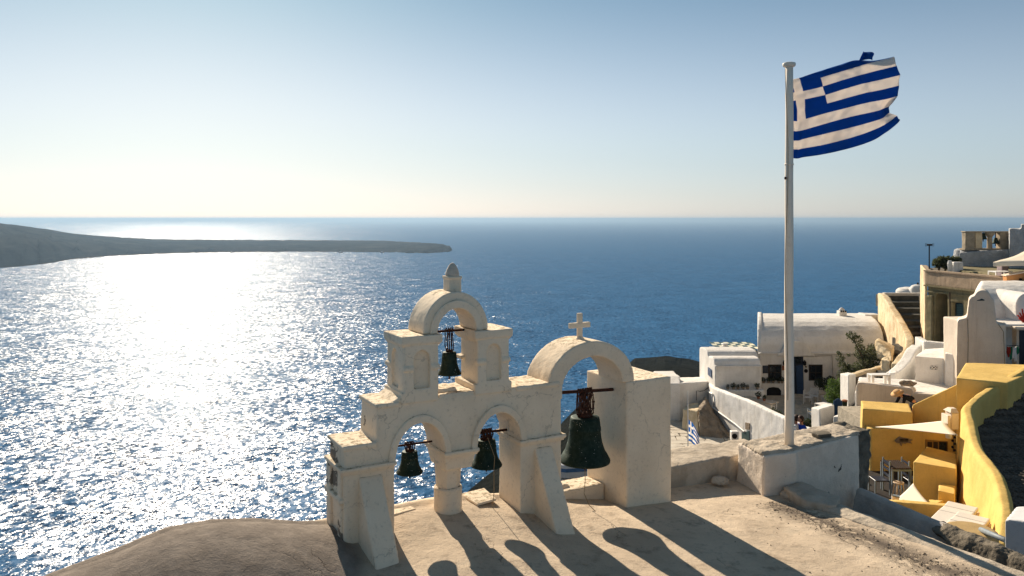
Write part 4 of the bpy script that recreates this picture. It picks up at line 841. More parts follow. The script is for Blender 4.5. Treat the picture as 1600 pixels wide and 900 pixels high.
s = S(); s.lathe(V(a + .17, 44.49, Z(683, 44.5)), [(.15, 0), (.15, .02)], 16, V(0, -1, 0)); s.out('fan_grille', 'dark', ac)
s = S(); s.box(a - .1, b + .3, 44.2, 45.1, -14, Z(691.3, 44.5)); s.out('plinth', 'cap', ac)
# rubble masonry below the wall
rb = empty('rubble_wall', (X(1110, 45), 45, -13.5), 'brown rubble stone bastion under the curved white wall', 'wall')
s = S(); s.poly([W(1092, 712, 45.4), W(1092, 643, 46.6), W(1103, 633, 47.4), W(1112, 650, 46.9), W(1128, 672, 46.0), W(1143, 690, 45.1), W(1146, 712, 44.9)], V(.5, 2.2, 0)); s.soft('masonry', 'stone_d', rb, .06, .10, 1.6, 1, amp2=.05)
s = S(); s.hexa([W(1066, 675, 47.6), W(1092, 690, 46.4), V(X(1094, 48), 48.6, -13.6), V(X(1072, 50), 50, -13.6), W(1067, 640, 47.8), W(1090, 644, 46.8), V(X(1105, 49.4), 49.4, Z(629, 49.4)), V(X(1080, 50), 50, Z(631, 50))]); s.soft('stone_bench', 'ochre', rb, .055, .04, 1.5, 1)
s = S(); s.poly([W(1136, 688, 44.9), W(1156, 692, 44.2), W(1152, 700, 43.6), W(1138, 697, 44.0)], V(0, 0, -.3)); s.out('slab', 'ochre', rb, .03)
# left annex with pale vault top
an = empty('white_outbuilding', (X(1075, 49.6), 49.6, -12.8), 'plain white outbuilding with a pale sloping roof, left of the two small vaults', 'outbuilding')
s = S(); s.poly([V(X(1030, 49.6), 49.6, -14), V(X(1030, 49.6), 49.6, Z(601, 49.6)), V(X(1030, 50.8), 50.9, Z(601, 49.6) + .20), V(X(1030, 51), 53.2, Z(601, 49.6) + .1), V(X(1030, 51), 53.2, -14)], V(X(1064, 49.6) - X(1030, 49.6), 0, 0)); s.soft('wall', 'white', an, .06, .03, .8, 1)
s = S(); a = X(1063, 49.6); s.hexa([V(a, 49.62, -14), V(X(1108, 50.6), 50.9, -14), V(X(1108, 53), 53.2, -14), V(a, 53.2, -14), V(a, 49.62, Z(601, 49.6)), V(X(1108, 50.6), 50.9, Z(601, 50.2)), V(X(1106, 53), 53, Z(590, 53)), V(a, 53, Z(592, 53))]); s.soft('wall', 'white', an, .06, .03, .8, 1)
s = S(); s.tube([W(1088, 627, 50.2), W(1088, 612, 50.2), W(1094, 613, 50.3), W(1100, 612, 50.5), W(1107, 607, 50.6)], .02, 5); s.out('cable', 'dark', an)
# patio of flagstones
def patio():
    zp = -12.82; s = S(); s.poly([V(6, 38, zp - .05), V(14.5, 38, zp - .05), V(14.5, 44.5, zp - .05), V(12.4, 50, zp - .05), V(8, 50, zp - .05)], V(0, 0, -.5)); g = tag(s.out('patio', 'joint', None, loc=(9, 42, zp)), kind='structure')
    rnd = random.Random(5); y = 39.6; r = 0
    while y < 49.6:
        hgt = rnd.uniform(.55, .85); x = 7.6 + (r % 2) * .3
        while x < 13.2:
            wd = rnd.uniform(.6, 1.25); j = [rnd.uniform(-.06, .06) for _ in range(8)]
            s = S(); s.poly([V(x + .02 + j[0], y + .02 + j[1], zp - .05), V(x + wd - .03 + j[2], y + .02 + j[3], zp - .05), V(x + wd - .03 + j[4], y + hgt - .03 + j[5], zp - .05), V(x + .02 + j[6], y + hgt - .03 + j[7], zp - .05)], V(0, 0, .05 + rnd.uniform(0, .015))); s.out('flagstone', 'stonetile', g)
            x += wd
        y += hgt; r += 1
patio()
# small flag on the patio
sf = empty('flagpole', (X(1075, 42.6), 42.6, -12.8), 'thin white pole standing on the stone patio with a small limp flag', 'flagpole'); s = S(); s.tube([V(X(1075, 42.6), 42.6, -12.9), V(X(1075, 42.6), 42.6, Z(613, 42.6))], .035, 8); s.out('pole', 'wpaint', sf)
def small_flag():
    Y = 42.6; L = [(1075, 656), (1075, 672), (1076, 689)]; rails = [[(1075, 690), (1080, 692), (1084, 696), (1089, 700)], [(1075, 673), (1083, 678), (1088, 684), (1092, 693)], [(1075, 656), (1082, 662), (1088, 672), (1092, 684)]]
    vs, uv, fs = [], [], []; nu, nv = 24, 14
    for i in range(nu + 1):
        for j in range(nv + 1):
            f = i / nu; v = j / nv; c = [(np.interp(f * 3, range(4), [p[0] for p in r]), np.interp(f * 3, range(4), [p[1] for p in r])) for r in rails]
            x = np.interp(v, (0, .5, 1), [q[0] for q in c]); y = np.interp(v, (0, .5, 1), [q[1] for q in c]); vs.append(W(x, y, Y) + V(0, .13 * math.sin(f * 9 + v * 3) * f ** .5, 0)); uv.append((f * 1.5, v))
    for i in range(nu):
        for j in range(nv): q = i * (nv + 1) + j; fs.append((q, q + nv + 1, q + nv + 2, q + 1))
    me = bpy.data.meshes.new('f'); me.from_pydata(vs, [], fs); u_ = me.uv_layers.new(name='UVMap')
    for lp in me.loops: u_.data[lp.index].uv = uv[lp.vertex_index]
    me.shade_smooth(); tag(link('flag', me, 'flag', None, loc=W(1075, 670, 42.6)), 'small limp Greek flag hanging from the thin pole on the stone patio', 'flag')
small_flag()
# boat drawn up on the slope, seen through the big arch
bt = empty('rowing_boat', W(900, 742, 33), 'white rowing boat with a blue band, seen under the largest bell', 'boat'); c = W(900, 742, 33)
def hull(S_, k, z0, z1):
    q = Matrix.Rotation(R(12), 3, 'Z'); rr = []
    for z, w_ in ((z0, .75 if z0 < .1 else 1), (z1, 1.0)):
        rr.append([c + q @ V(2.1 * (x * (1 if z > .1 else .9)), y * .7 * w_ * k, z + .14 * x * x) for x, y in [(-1, 0), (-.8, -.5), (-.3, -.95), (.3, -1), (.8, -.85), (1, -.7), (1, .7), (.8, .85), (.3, 1), (-.3, .95), (-.8, .5)]])
    S_.loft(rr); return S_
s = S(); hull(s, 1, 0, .30); s.out('hull', 'boatwhite', bt); s = S(); hull(s, 1.03, .30, .44); s.out('blue_band', 'royal_dull', bt) if 'royal_dull' in M else s.bm.free()
M['royal_dull'] = simple('faded_blue_paint', (.07, .17, .33), .6); s = S(); hull(s, 1.03, .30, .46); s.out('blue_band', 'royal_dull', bt); s = S(); hull(s, 1.06, .46, .60); s.out('gunwale', 'boatwhite', bt)
s = S(); s.box(c.x - 3, c.x + 3.2, c.y - 1.2, c.y + 1.5, c.z - 2.5, c.z - .02); tag(s.soft('quay', 'white', None, .07, .04, 1, 1, loc=c), 'white plastered ledge under the rowing boat', 'ledge')

# ---------------------------------------------------------------- terrace furniture
t1 = table((X(1187, 47.0), 47.0, FL), R(-50), 2.1, .8, .98, 'long tan-topped table on the terrace behind the curved wall', 'tan', 'wpaint', solid=True)
M['bluechair'] = simple('pale_blue_paint', (.22, .32, .38), .6, var=.1)
chair((X(1163, 48.2), 48.2, FL), R(120), .46, .45, .98, 'bluechair', 'pale blue chair left of the long terrace table', 'bluechair', grp='chairs on the terrace')
chair((X(1172, 47.2), 47.2, FL), R(140), .46, .45, .95, 'bluechair', 'pale blue chair tucked close to the curved wall', 'bluechair', grp='chairs on the terrace')
chair((X(1204, 46.4), 46.4, FL), R(-80), .5, .45, 1.0, 'wpaint', 'white slatted chair at the near end of the long table', 'wpaint', 4, grp='chairs on the terrace')
chair((X(1263, 50.2), 50.2, FL), R(60), .5, .42, .85, 'wpaint', 'white slatted armchair by the blue door', 'wpaint', 4, True, grp='chairs on the terrace')
chair((X(1272, 50.6), 50.6, FL), R(-30), .5, .42, .85, 'wpaint', 'white armchair under the right window', 'wpaint', 4, True, grp='chairs on the terrace')
chair((X(1277, 45.8), 45.8, FL), R(178), .85, .42, .85, 'wpaint', 'wide white armchair seen from behind on the terrace', 'wpaint', 5, True, grp='chairs on the terrace')
table((X(1290, 47.5), 47.5, FL), R(20), .9, .9, .6, 'low white table beside the wide armchair', 'wpaint')
for i, (px_, py_, Y_, r_) in enumerate(((1185, 607, 47.2, .2), (1194, 616, 46.7, .14))): pot((X(px_, Y_), Y_, FL + .98), .1, .14, ['reddish plant in a pot on the long terrace table', 'dark bowl of leaves at the near end of the long table'][i], r_, 'terracotta', 40 + i)
pot((X(1192, 44.5), 44.5, -11.0), .16, .25, 'white urn on top of the curved wall', None, 'wpaint')
for i, (px_, py_, Y_) in enumerate(((1208, 645, 43.9), (1218, 650, 43.5), (1225, 654, 43.3), (1252, 662, 42.6), (1262, 661, 42.6))):
    e = empty('low_shrub', W(px_, py_ + 2, Y_), ['dark shrub behind the curved wall, furthest from the pole', 'small dark shrub behind the curved wall, between its neighbours', 'dark shrub at the curved wall just left of the pole', 'reddish shrub behind the couple by the pole', 'small spiky shrub left of the white pillar'][i], 'shrub', 'shrubs along the terrace wall'); foliage('leaves', e, [(W(px_, py_ + 1, Y_), .26), (W(px_ + 3, py_ + 3, Y_), .2)], 260, .07, 'leaf_dark', 60 + i); s = S(); s.tube([W(px_, py_ + 14, Y_), W(px_, py_, Y_)], .03, 6); s.out('stem', 'bark', e)
# tree and bush
tr = empty('tree', (X(1345, 48), 48, -11.9), 'slender grey-green tree growing against the right end of the vaulted house', 'tree')
def tp(px_, py_, Y=48): return W(px_, py_, Y)
s = S(); s.tube([tp(1349, 625), tp(1347, 600), tp(1351, 580), tp(1348, 560), tp(1340, 545), tp(1334, 530)], [.11, .10, .085, .06, .04, .02], 8); s.tube([tp(1351, 582), tp(1360, 560), tp(1366, 545)], [.07, .05, .02], 7); s.tube([tp(1347, 600), tp(1335, 585), tp(1322, 575), tp(1315, 560)], [.07, .05, .035, .015], 7); s.tube([tp(1348, 562), tp(1355, 548), tp(1357, 538)], [.05, .03, .012], 6); s.out('trunk', 'bark', tr, smooth=True)
foliage('crown', tr, [(tp(1331, 526), .34), (tp(1339, 532, 47.8), .36), (tp(1343, 545), .33), (tp(1345, 556, 48.3), .42), (tp(1358, 556), .5), (tp(1366, 548, 48.5), .45), (tp(1364, 565, 47.5), .55), (tp(1352, 572), .6), (tp(1340, 578, 47.6), .5), (tp(1330, 582), .55), (tp(1318, 573), .35), (tp(1313, 562), .28), (tp(1312, 554), .2), (tp(1318, 588), .45), (tp(1348, 590, 47.4), .55), (tp(1362, 583), .5), (tp(1326, 556), .14)], 4600, .075, 'leaf_olive', 3, .8)
bu = empty('bush', (X(1305, 46), 46, -11.9), 'rounded bright green bush beside the blue gate', 'bush'); s = S(); s.tube([tp(1306, 650, 46), tp(1305, 625, 46)], [.08, .04], 6); s.out('stem', 'bark', bu)
foliage('crown', bu, [(tp(1304, 612, 46), .52), (tp(1312, 603, 46.2), .42), (tp(1298, 622, 46), .35), (tp(1310, 628, 46), .45), (tp(1300, 600, 46.3), .28)], 2300, .06, 'leaf_green', 8)
bu = empty('bush', (X(1290, 50.5), 50.5, -11.9), 'dark bush in a pot under the right window of the long house', 'bush'); s = S(); s.lathe(V(X(1290, 50.5), 50.5, -11.88), [(.25, 0), (.32, .4)], 12); s.out('pot', 'white', bu)
foliage('crown', bu, [(tp(1288, 602, 50.5), .42), (tp(1279, 600, 50.5), .3), (tp(1298, 596, 50.6), .3)], 1100, .07, 'leaf_dark', 9)

# white pillar, blue gate, tall end wall, ochre stone wall
def block(name, label, cat, pts, mat, vox=.05, am=.012, loc=None, nm='wall'):
    s = S(); s.hexa(pts); o = s.soft(name, mat, None, vox, am, 1.2, 1, loc=loc or pts[0]); return tag(o, label, cat)
block('white_pillar', 'squat white pillar with a sloping foot at the edge of the terrace', 'pillar', [V(X(1268, 40), 40, -14), V(X(1279, 39.4), 39.0, -14), V(X(1304, 40), 40, -14), V(X(1290, 41), 41.3, -14), W(1268, 638, 40), W(1281, 641, 39.2), W(1304, 634, 40), W(1290, 632, 40.8)], 'white')
block('low_parapet', 'low white parapet with a rounded end below the blue gate', 'parapet', [V(X(1302, 37), 37, -13), V(X(1338, 36.4), 36.4, -13), V(X(1338, 39), 39, -13), V(X(1306, 39), 39, -13), W(1302, 652, 37), W(1338, 653, 36.4), W(1338, 641, 38.5), W(1310, 649, 38.5)], 'white')
gt = empty('blue_gate', (X(1309, 42), 42, -11.9), 'round-topped blue boarded gate beside the white pillar', 'gate')
for i in range(5):
    a = 1303 + i * 2.7; h = 624.5 + .9 * abs(i - 2) ** 1.7; s = S(); s.box(X(a, 42), X(a + 2.5, 42), 42, 42.05, Z(662, 42), Z(h, 42)); s.out('board', 'blue', gt)
s = S(); s.box(X(1303, 42), X(1316, 42), 42.05, 42.09, Z(634, 42), Z(632, 42)); s.out('crossbar', 'blue', gt)
ur = empty('urn_stand', (X(1320, 41.5), 41.5, -12), 'green wicker stand with a terracotta pot beside the blue gate', 'plant stand'); s = S(); s.lathe(V(X(1320, 41.5), 41.5, 0), [(.11, -12), (.10, Z(640, 41.5)), (.13, Z(629, 41.5))], 12); s.out('stand', 'leaf_dark', ur); s = S(); s.lathe(V(X(1320, 41.5), 41.5, 0), [(.13, Z(629, 41.5)), (.15, Z(627, 41.5)), (.10, Z(626, 41.5))], 12); s.out('pot', 'terracotta', ur)
block('white_end_wall', 'tall narrow white wall end right of the blue gate', 'wall', [V(X(1313, 42.8), 42.8, -14), V(X(1326, 41.6), 41.6, -14), V(X(1337, 42.6), 42.6, -14), V(X(1326, 44), 44, -14), W(1313, 585, 42.8), W(1326, 587, 41.6), W(1337, 586, 42.6), W(1325, 583, 44)], 'white')
ow = empty('ochre_wall', (X(1360, 44), 44, -11), 'crumbling ochre garden wall running from the white wall end to the steps', 'wall')
s = S(); sweep(s, dense(px_pts([(1330, 588, 42.7, -14), (1345, 584, 43.4, -14), (1365, 578, 44.3, -14), (1385, 574, 45, -14), (1392, 578, 44.2, -14)]), 4), .35, -1); s.soft('wall', 'ochre', ow, .055, .04, 1.2, 1)
pp = PL((X(1336, 42.8), 42.8), (X(1365, 44.3), 44.3)); s = S(); pp.slab(s, [(1337, 592), (1352, 586), (1352, 606), (1338, 606)], -.05, .08); s.soft('patch', 'rough', ow, .05, .03, 2, 1)

# ---------------------------------------------------------------- big outdoor stairs
st = empty('stairway', (X(1415, 50), 50, -8), 'wide dark stone stairway curving up between ochre parapets to the old building', 'stairs')
n_ = 13
for i in range(n_):
    f = i / (n_ - 1); Y = 43 + 14.5 * f; y_ = 588 + (464 - 588) * (f ** .95); xl = np.interp(y_, [460, 475, 500, 520, 545, 560, 575, 590], [1380, 1392, 1402, 1412, 1412, 1402, 1393, 1388]); xr = np.interp(y_, [460, 520, 545, 560, 575, 590], [1450, 1450, 1440, 1430, 1425, 1418]); z = Z(y_, Y)
    s = S(); s.box(X(xl, Y), X(xr, Y), Y, Y + 1.5, z - .9, z); s.out('step', 'step_stone', st, .02)
s = S(); sweep(s, dense(px_pts([(1371, 459, 57, -12), (1379, 464, 55, -12), (1390, 482, 52, -12), (1401, 500, 49.8, -12), (1411, 518, 47.8, -12), (1415.5, 533, 46.6, -12), (1412, 548, 45.6, -12), (1402, 558, 44.8, -12), (1392, 569, 43.8, -12)])), .42, -1); s.soft('parapet', 'ochre', st, .06, .05, .9, 2)
s = S(); s.box(X(1378, 58), X(1437, 58), 57.6, 58, -8, Z(458.5, 58)); s.box(X(1428, 58), X(1440, 58), 57.5, 58, -8, Z(462, 58)); s.soft('end_wall', 'cream', st, .06, .03, 1, 1)
s = S(); s.hexa([W(1376, 590, 44.5), W(1392, 590, 44), V(X(1394, 45), 45.4, -9), V(X(1378, 46), 46, -9), W(1377, 563, 44.5), W(1391, 566, 44.0), V(X(1390, 45), 45.2, Z(558, 45)), V(X(1380, 46), 45.6, Z(557, 46))]); s.soft('stone_post', 'ochre', st, .05, .06, 2, 1)
s = S(); s.hexa([W(1370, 560, 46.5), W(1394, 566, 45.2), V(X(1398, 47), 47, -9), V(X(1376, 49), 49, -9), W(1368, 533, 47.5), W(1392, 552, 46), V(X(1398, 48), 48, Z(545, 47)), V(X(1372, 50), 50, Z(530, 50))]); s.soft('rock_footing', 'ochre', st, .06, .09, 1.0, 1, amp2=.03)
dm = empty('white_dome', (X(1428, 64), 64, -6), 'small white dome and lantern just beyond the top of the stairway', 'dome'); s = S(); s.lathe(V(X(1420, 65), 65, 0), [(1.0, -9), (1.0, Z(456, 65)), (.8, Z(452, 65)), (.3, Z(450, 65))], 20); s.lathe(V(X(1433, 64), 64, 0), [(.55, -9), (.55, Z(452, 64)), (.45, Z(448, 64)), (.2, Z(446, 64))], 18); s.soft('dome', 'white', dm, .06, .02, 1, 2)
s = S(); s.tube([W(1434, 447, 64), W(1434, 443, 64)], .07, 6); s.out('finial', 'brownwood', dm)

# ---------------------------------------------------------------- old olive building
H = empty('old_building', (25.5, 45, -8), 'weathered olive building with a deep arched doorway, teal shutter and cement parapet', 'building')
hA, hB, hC = (X(1449, 46), 46), (X(1575, 40.5), 40.5), (X(1441, 51.5), 51.5); hp = PL(hA, hB); he = PL(hC, hA)
zt = Z(424, 46); zc = Z(447, 46)
def hprism(z0, z1, o): 
    a = V(*hA, z0); b = V(*hB, z0); c_ = V(*hC, z0); d = hp.n * o; e_ = he.n * o
    return [a + d + e_ * .6, b + d, V(hB[0] + 9, hB[1] + 4, z0), V(hC[0] + 8, hC[1] + 2, z0), c_ + e_], V(0, 0, z1 - z0)
door_arch = [(1460.5, 548)] + [(1470.5 - 10 * math.cos(a), 468 - 10.5 * math.sin(a)) for a in np.linspace(0, math.pi, 10)] + [(1481, 548)]
s = S(); p_, v_ = hprism(-12, zt, -1.3); s.poly(p_, v_)
op = [hp.pt(x, y) for x, y in door_arch]; w_open = [hp.pt(x, y) for x, y in ((1487, 474), (1503, 475), (1503, 505), (1487, 504))]
def fl(p): d = V(p.x, p.y, 0) - hp.a; return (d.dot(hp.d), p.z)
L_ = fl(V(*hB, 0))[0]
outl = [(0, -12), (L_, -12), (L_, zt - .05), (0, zt - .05)]
def fmap(o): return lambda a, z: hp.a + hp.d * a + hp.n * o + V(0, 0, z)
holed(s, outl, [[fl(q) for q in w_open], [(a, max(z, -11.5)) for a, z in [fl(q) for q in op]]], fmap(0), fmap(-1.32))
s.soft('wall', 'olive', H, .075, .02, .9, 1)
s = S()
for z0, z1, o in ((zc, zt, .10),): p_, v_ = hprism(z0, z1, o); s.poly(p_[:2] + [p_[1] - hp.n * .45, p_[0] - hp.n * .45], v_); s.poly([p_[4], p_[0], p_[0] - he.n * .4, p_[4] - he.n * .4], v_)
s.soft('parapet', 'band', H, .05, .02, 1, 1)
for y_ in (424, 447, 456): s = S(); z_ = Z(y_, 46); p_, v_ = hprism(z_ - .05, z_ + .03, .15 if y_ < 450 else .06); s.poly(p_[:2] + [p_[1] - hp.n * .4, p_[0] - hp.n * .4], v_); s.out('moulding', 'olive' if y_ > 430 else 'band', H)
s = S(); p_ = he.pt; he.slab(s, [(1441, 415), (1449, 423), (1449, 560), (1441, 560)], .0, .13); s.soft('end_wall', 'ochre', H, .05, .03, 1, 1)
s = S(); hp.slab(s, [(1450, 463), (1459.5, 463), (1459.5, 560), (1450, 560)], 0, .14); s.soft('pilaster', 'olive', H, .05, .03, 1, 1)
s = S(); hp.slab(s, [(1461, 463), (1471, 463), (1471, 556), (1461, 556)], -1.25, -1.2); s.out('door', 'teal_dark', H) if 'teal_dark' in M else s.bm.free()
M['teal_dark'] = simple('dark_teal_paint', (.012, .035, .04), .6); s = S(); hp.slab(s, [(1462, 463), (1478, 463), (1478, 560), (1462, 560)], -1.3, -1.2); s.out('door', 'teal_dark', H)
sh = S(); hp.slab(sh, [(1487, 474), (1503, 475), (1503, 505), (1487, 504)], -.3, -.24); wn = sh.out('window', 'teal_dark', H)
for i in range(7): s = S(); hp.slab(s, [(1491, 477 + i * 3.8), (1502.5, 477.5 + i * 3.8), (1502.5, 480.4 + i * 3.8), (1491, 480 + i * 3.8)], -.22, -.17); s.out('louvre', 'teal', wn)
s = S(); s.hexa([hp.pt(1484, 545, 0), hp.pt(1506, 545, 0), hp.pt(1506, 545, .45), hp.pt(1484, 545, .45), hp.pt(1484, 505, 0), hp.pt(1502, 508, 0), hp.pt(1496, 512, .3), hp.pt(1484, 507, .35)]); s.soft('buttress', 'olive', H, .05, .03, 1.5, 1)
for px_, py_ in ((1492, 503), (1498, 504)):
    s = S(); s.ball(hp.pt(px_, py_, -.1), .09, 1); s.out('flower_pot', 'white_cloth', H)
# roof terrace of it, antenna, plants
s = S(); s.poly([V(*hA, zt - .25) - hp.n * .4, V(*hB, zt - .25) - hp.n * .4, V(hB[0] + 9, hB[1] + 4, zt - .25), V(hC[0] + 8, hC[1] + 2, zt - .25), V(*hC, zt - .25)], V(0, 0, .04)); s.out('roof', 'rough', H)
an_ = empty('antenna', (X(1452, 47.5), 47.5, zt - .3), 'thin television antenna on the corner of the old building', 'antenna'); s = S(); s.tube([V(X(1452, 47.5), 47.5, zt - .3), V(X(1452, 47.5), 47.5, Z(383, 47.5))], .035, 6); s.out('mast', 'dark', an_)
s = S(); z_ = Z(384, 47.5); s.tube([V(X(1448, 47.5), 47.5, z_), V(X(1457, 47.5), 47.5, z_)], .03, 5); s.box(X(1449.5, 47.5), X(1455, 47.5), 47.4, 47.6, z_ - .06, z_ + .05); s.out('boom', 'dark', an_)
for px_ in (1446, 1448, 1457, 1459): s = S(); s.tube([V(X(px_, 47.5), 47.5, z_ - .1), V(X(px_, 47.5), 47.5, z_ + .1)], .012, 5); s.out('element', 'dark', an_)
for i, (px_, r_) in enumerate(((1467, .36), (1477, .38), (1487, .36), (1494, .3))):
    e = empty('agave', V(X(px_, 47.5), 47.5, zt - .2), ['leftmost spiky grey plant on the old roof', 'second spiky plant on the old roof', 'third spiky plant on the old roof, taller', 'rightmost spiky plant on the old roof, by the whitewashed wall'][i], 'plant', 'plants on the old roof'); foliage('leaves', e, [(W(px_, 412, 47.5), r_), (W(px_ + 3, 408, 47.5), r_ * .6)], 420, .11, 'leaf_olive', 70 + i); s = S(); s.tube([V(X(px_, 47.5), 47.5, zt - .25), W(px_, 413, 47.5)], .06, 6); s.out('stem', 'bark', e)
vs2 = empty('garden_bench', W(1492, 420, 46.5), 'pale stone bench end and vase on the old roof', 'bench'); s = S(); s.box(X(1489, 46.5), X(1504, 46.5), 46.4, 46.8, zt - .2, Z(411, 46.5)); s.out('seat', 'white_streak', vs2, .04); s = S(); s.lathe(V(X(1484, 46.3), 46.3, 0), [(.08, zt - .2), (.14, Z(414, 46)), (.1, Z(409, 46))], 10); s.out('vase', 'wpaint', vs2)

# ---------------------------------------------------------------- terrace wall and small bell balustrade at the top right
tw = empty('pebbledash_wall', (X(1540, 50), 50, -4), 'grey rough-cast curved wall under the balustrade at the upper right', 'wall')
s = S(); s.hexa([V(X(1498, 50), 50, -7), V(X(1582, 49), 49, -7), V(X(1590, 52), 52, -7), V(X(1500, 52), 52, -7), W(1498, 396, 50), W(1582, 391, 49), V(X(1590, 52), 51, Z(391, 50)), V(X(1506, 52), 51.5, Z(391, 50))]); s.lathe(V(X(1512, 50.6), 50.8, 0), [(.72, -7), (.70, Z(393, 50)), (.5, Z(391, 50))], 20); s.soft('wall', 'roughwhite', tw, .06, .05, 2, 1)
s = S()
for a_, b_, z_ in ((1577, 359, -7), (1596, 352, -4)): s.hexa([V(X(a_, 48), 48, z_), V(X(1660, 48), 48, z_), V(X(1660, 50), 50, z_), V(X(a_, 50), 50, z_), W(a_, b_, 48), W(1660, b_, 48), V(X(1660, 50), 50, Z(b_, 48)), V(X(a_, 50), 50, Z(b_, 48))])
s.soft('tall_block', 'roughwhite', tw, .06, .05, 2, 1)
bb = empty('bell_balustrade', (X(1542, 50), 50, -2), 'small weathered stone bell frame with a round column on the rough-cast wall', 'bell frame')
def yb(S_, a, b, t, u_, d0=0, d1=.45): S_.box(X(a, 50), X(b, 50), 50 + d0, 50 + d1, Z(u_, 50), Z(t, 50)); return S_
M['balus'] = plaster('stained_stone', (.42, .34, .24), (.28, .235, .175), dirt=(.07, .055, .04), sc=2, bump=.9)
s = S(); yb(s, 1509, 1524, 364, 392); s.soft('pier', 'balus', bb, .04, .02, 3, 1); s = S(); yb(s, 1525, 1536, 364, 390, .05, .4); s.soft('pier', 'ochre', bb, .04, .02, 3, 1)
s = S(); yb(s, 1563, 1578, 364, 392); s.soft('pier', 'balus', bb, .04, .02, 3, 1)
s = S(); s.lathe(V(X(1549.5, 50), 50.22, 0), [(.16, Z(390, 50)), (.15, Z(372, 50)), (.30, Z(367, 50)), (.30, Z(364, 50))], 14); s.out('column', 'balus', bb, smooth=False)
s = S(); yb(s, 1508, 1579, 362.8, 364.6, -.04, .5); s.out('lintel', 'balus', bb, .015); s = S(); yb(s, 1507, 1579, 389.5, 392.5, -.06, .55); s.out('plinth', 'balus', bb, .015)
for i, px_ in enumerate((1539.5, 1559)):
    c = V(X(px_, 50), 50.22, 0); e = empty('bell', c + V(0, 0, Z(376, 50)), ['left of the two small distant bells in the stone frame', 'right of the two small distant bells in the stone frame'][i], 'bell', 'two bells in the far frame'); h = [374, 381][i]
    s = S(); s.lathe(c, [(.10, Z(h - 8 if i else 366, 50)), (.13, Z(h - 5, 50)), (.2, Z(h, 50)), (.25, Z(h + 1.5, 50)), (.2, Z(h + 1.6, 50))], 16); s.out('bell_body', 'bronze', e, smooth=True); s = S(); s.tube([c + V(0, 0, Z(364, 50)), c + V(0, 0, Z(h + 5, 50))], .03, 6); s.out('clapper', 'iron', e)
# parasol and cafe corner
pa = empty('parasol', (X(1612, 41), 41, -3.6), 'cream canvas parasol at the right edge above the orange wall', 'parasol')
ap = V(X(1625, 41), 41.5, Z(386, 41)); ps = [V(X(1552, 40), 40, Z(411, 40)), V(X(1640, 38), 38.5, Z(409, 38.5)), V(X(1690, 44), 44, Z(404, 44)), V(X(1585, 45), 45, Z(402, 45))]
s = S(); v = [s.bm.verts.new(p) for p in [ap] + ps + [p + V(0, 0, -.22) for p in ps]]
for i in range(4): j = (i + 1) % 4; s.bm.faces.new([v[0], v[1 + i], v[1 + j]]); s.bm.faces.new([v[1 + i], v[5 + i], v[5 + j], v[1 + j]])
bmesh.ops.subdivide_edges(s.bm, edges=s.bm.edges[:], cuts=5, use_grid_fill=True)
for q in s.bm.verts:
    d = (q.co - ap); q.co.z += -.16 * math.sin(min(1, d.length / 3.2) * math.pi) * .8
o = s.out('canopy', 'fabric', pa, smooth=True); md = o.modifiers.new('t', 'SOLIDIFY'); md.thickness = .02
s = S(); s.tube([V(ap.x, ap.y, -5), ap], .05, 8); s.out('pole', 'wpaint', pa)
for p in ps: s = S(); s.tube([ap + V(0, 0, -.25), p + V(0, 0, -.08)], .02, 5); s.out('rib', 'wpaint', pa)
lp = block('lilac_pillar', 'short lilac-grey pillar under the edge of the parasol', 'pillar', [V(X(1566, 42), 42, -5), V(X(1576, 42), 42, -5), V(X(1576, 42), 42.5, -5), V(X(1566, 42), 42.5, -5), W(1566, 413, 42), W(1576, 413, 42), V(X(1576, 42), 42.5, Z(413, 42)), V(X(1566, 42), 42.5, Z(413, 42))], 'lilac', .03, .006) if 'lilac' in M else None
M['lilac'] = plaster('lilac_plaster', (.36, .29, .30), (.30, .24, .25)); block('lilac_pillar', 'short lilac-grey pillar under the edge of the parasol', 'pillar', [V(X(1566, 42), 42, -5), V(X(1576, 42), 42, -5), V(X(1576, 42), 42.5, -5), V(X(1566, 42), 42.5, -5), W(1566, 413, 42), W(1576, 413, 42), V(X(1576, 42), 42.5, Z(413, 42)), V(X(1566, 42), 42.5, Z(413, 42))], 'lilac', .03, .006)
tb = table((X(1563, 41.2), 41.2, Z(431, 41.2)), 0, .9, .7, .2, 'small table with folded cloths beside the lilac pillar', 'white_cloth', 'wpaint')
ob = empty('orange_wall', (X(1590, 40), 40, -4), 'orange plastered parapet above the great white vault', 'wall'); s = S(); s.poly([W(1573, 432, 40), W(1600, 427, 39.4), W(1660, 420, 38), W(1660, 446, 38), W(1573, 446, 40)], V(.1, .5, 0)); s.soft('wall', 'orange', ob, .05, .02, 1, 1); s = S(); c = W(1594, 438, 39.4); s.lathe(c, [(.07, 0), (.05, .1)], 10, V(0, -1, 0)); s.out('lamp', 'dark', ob); s = S(); s.poly([W(1572, 431.5, 39.95), W(1600, 426.5, 39.35), W(1660, 419.5, 37.95), W(1660, 421, 37.95), W(1600, 428, 39.35), W(1572, 433, 39.95)], V(.1, .55, 0)); s.out('coping', 'cream', ob)

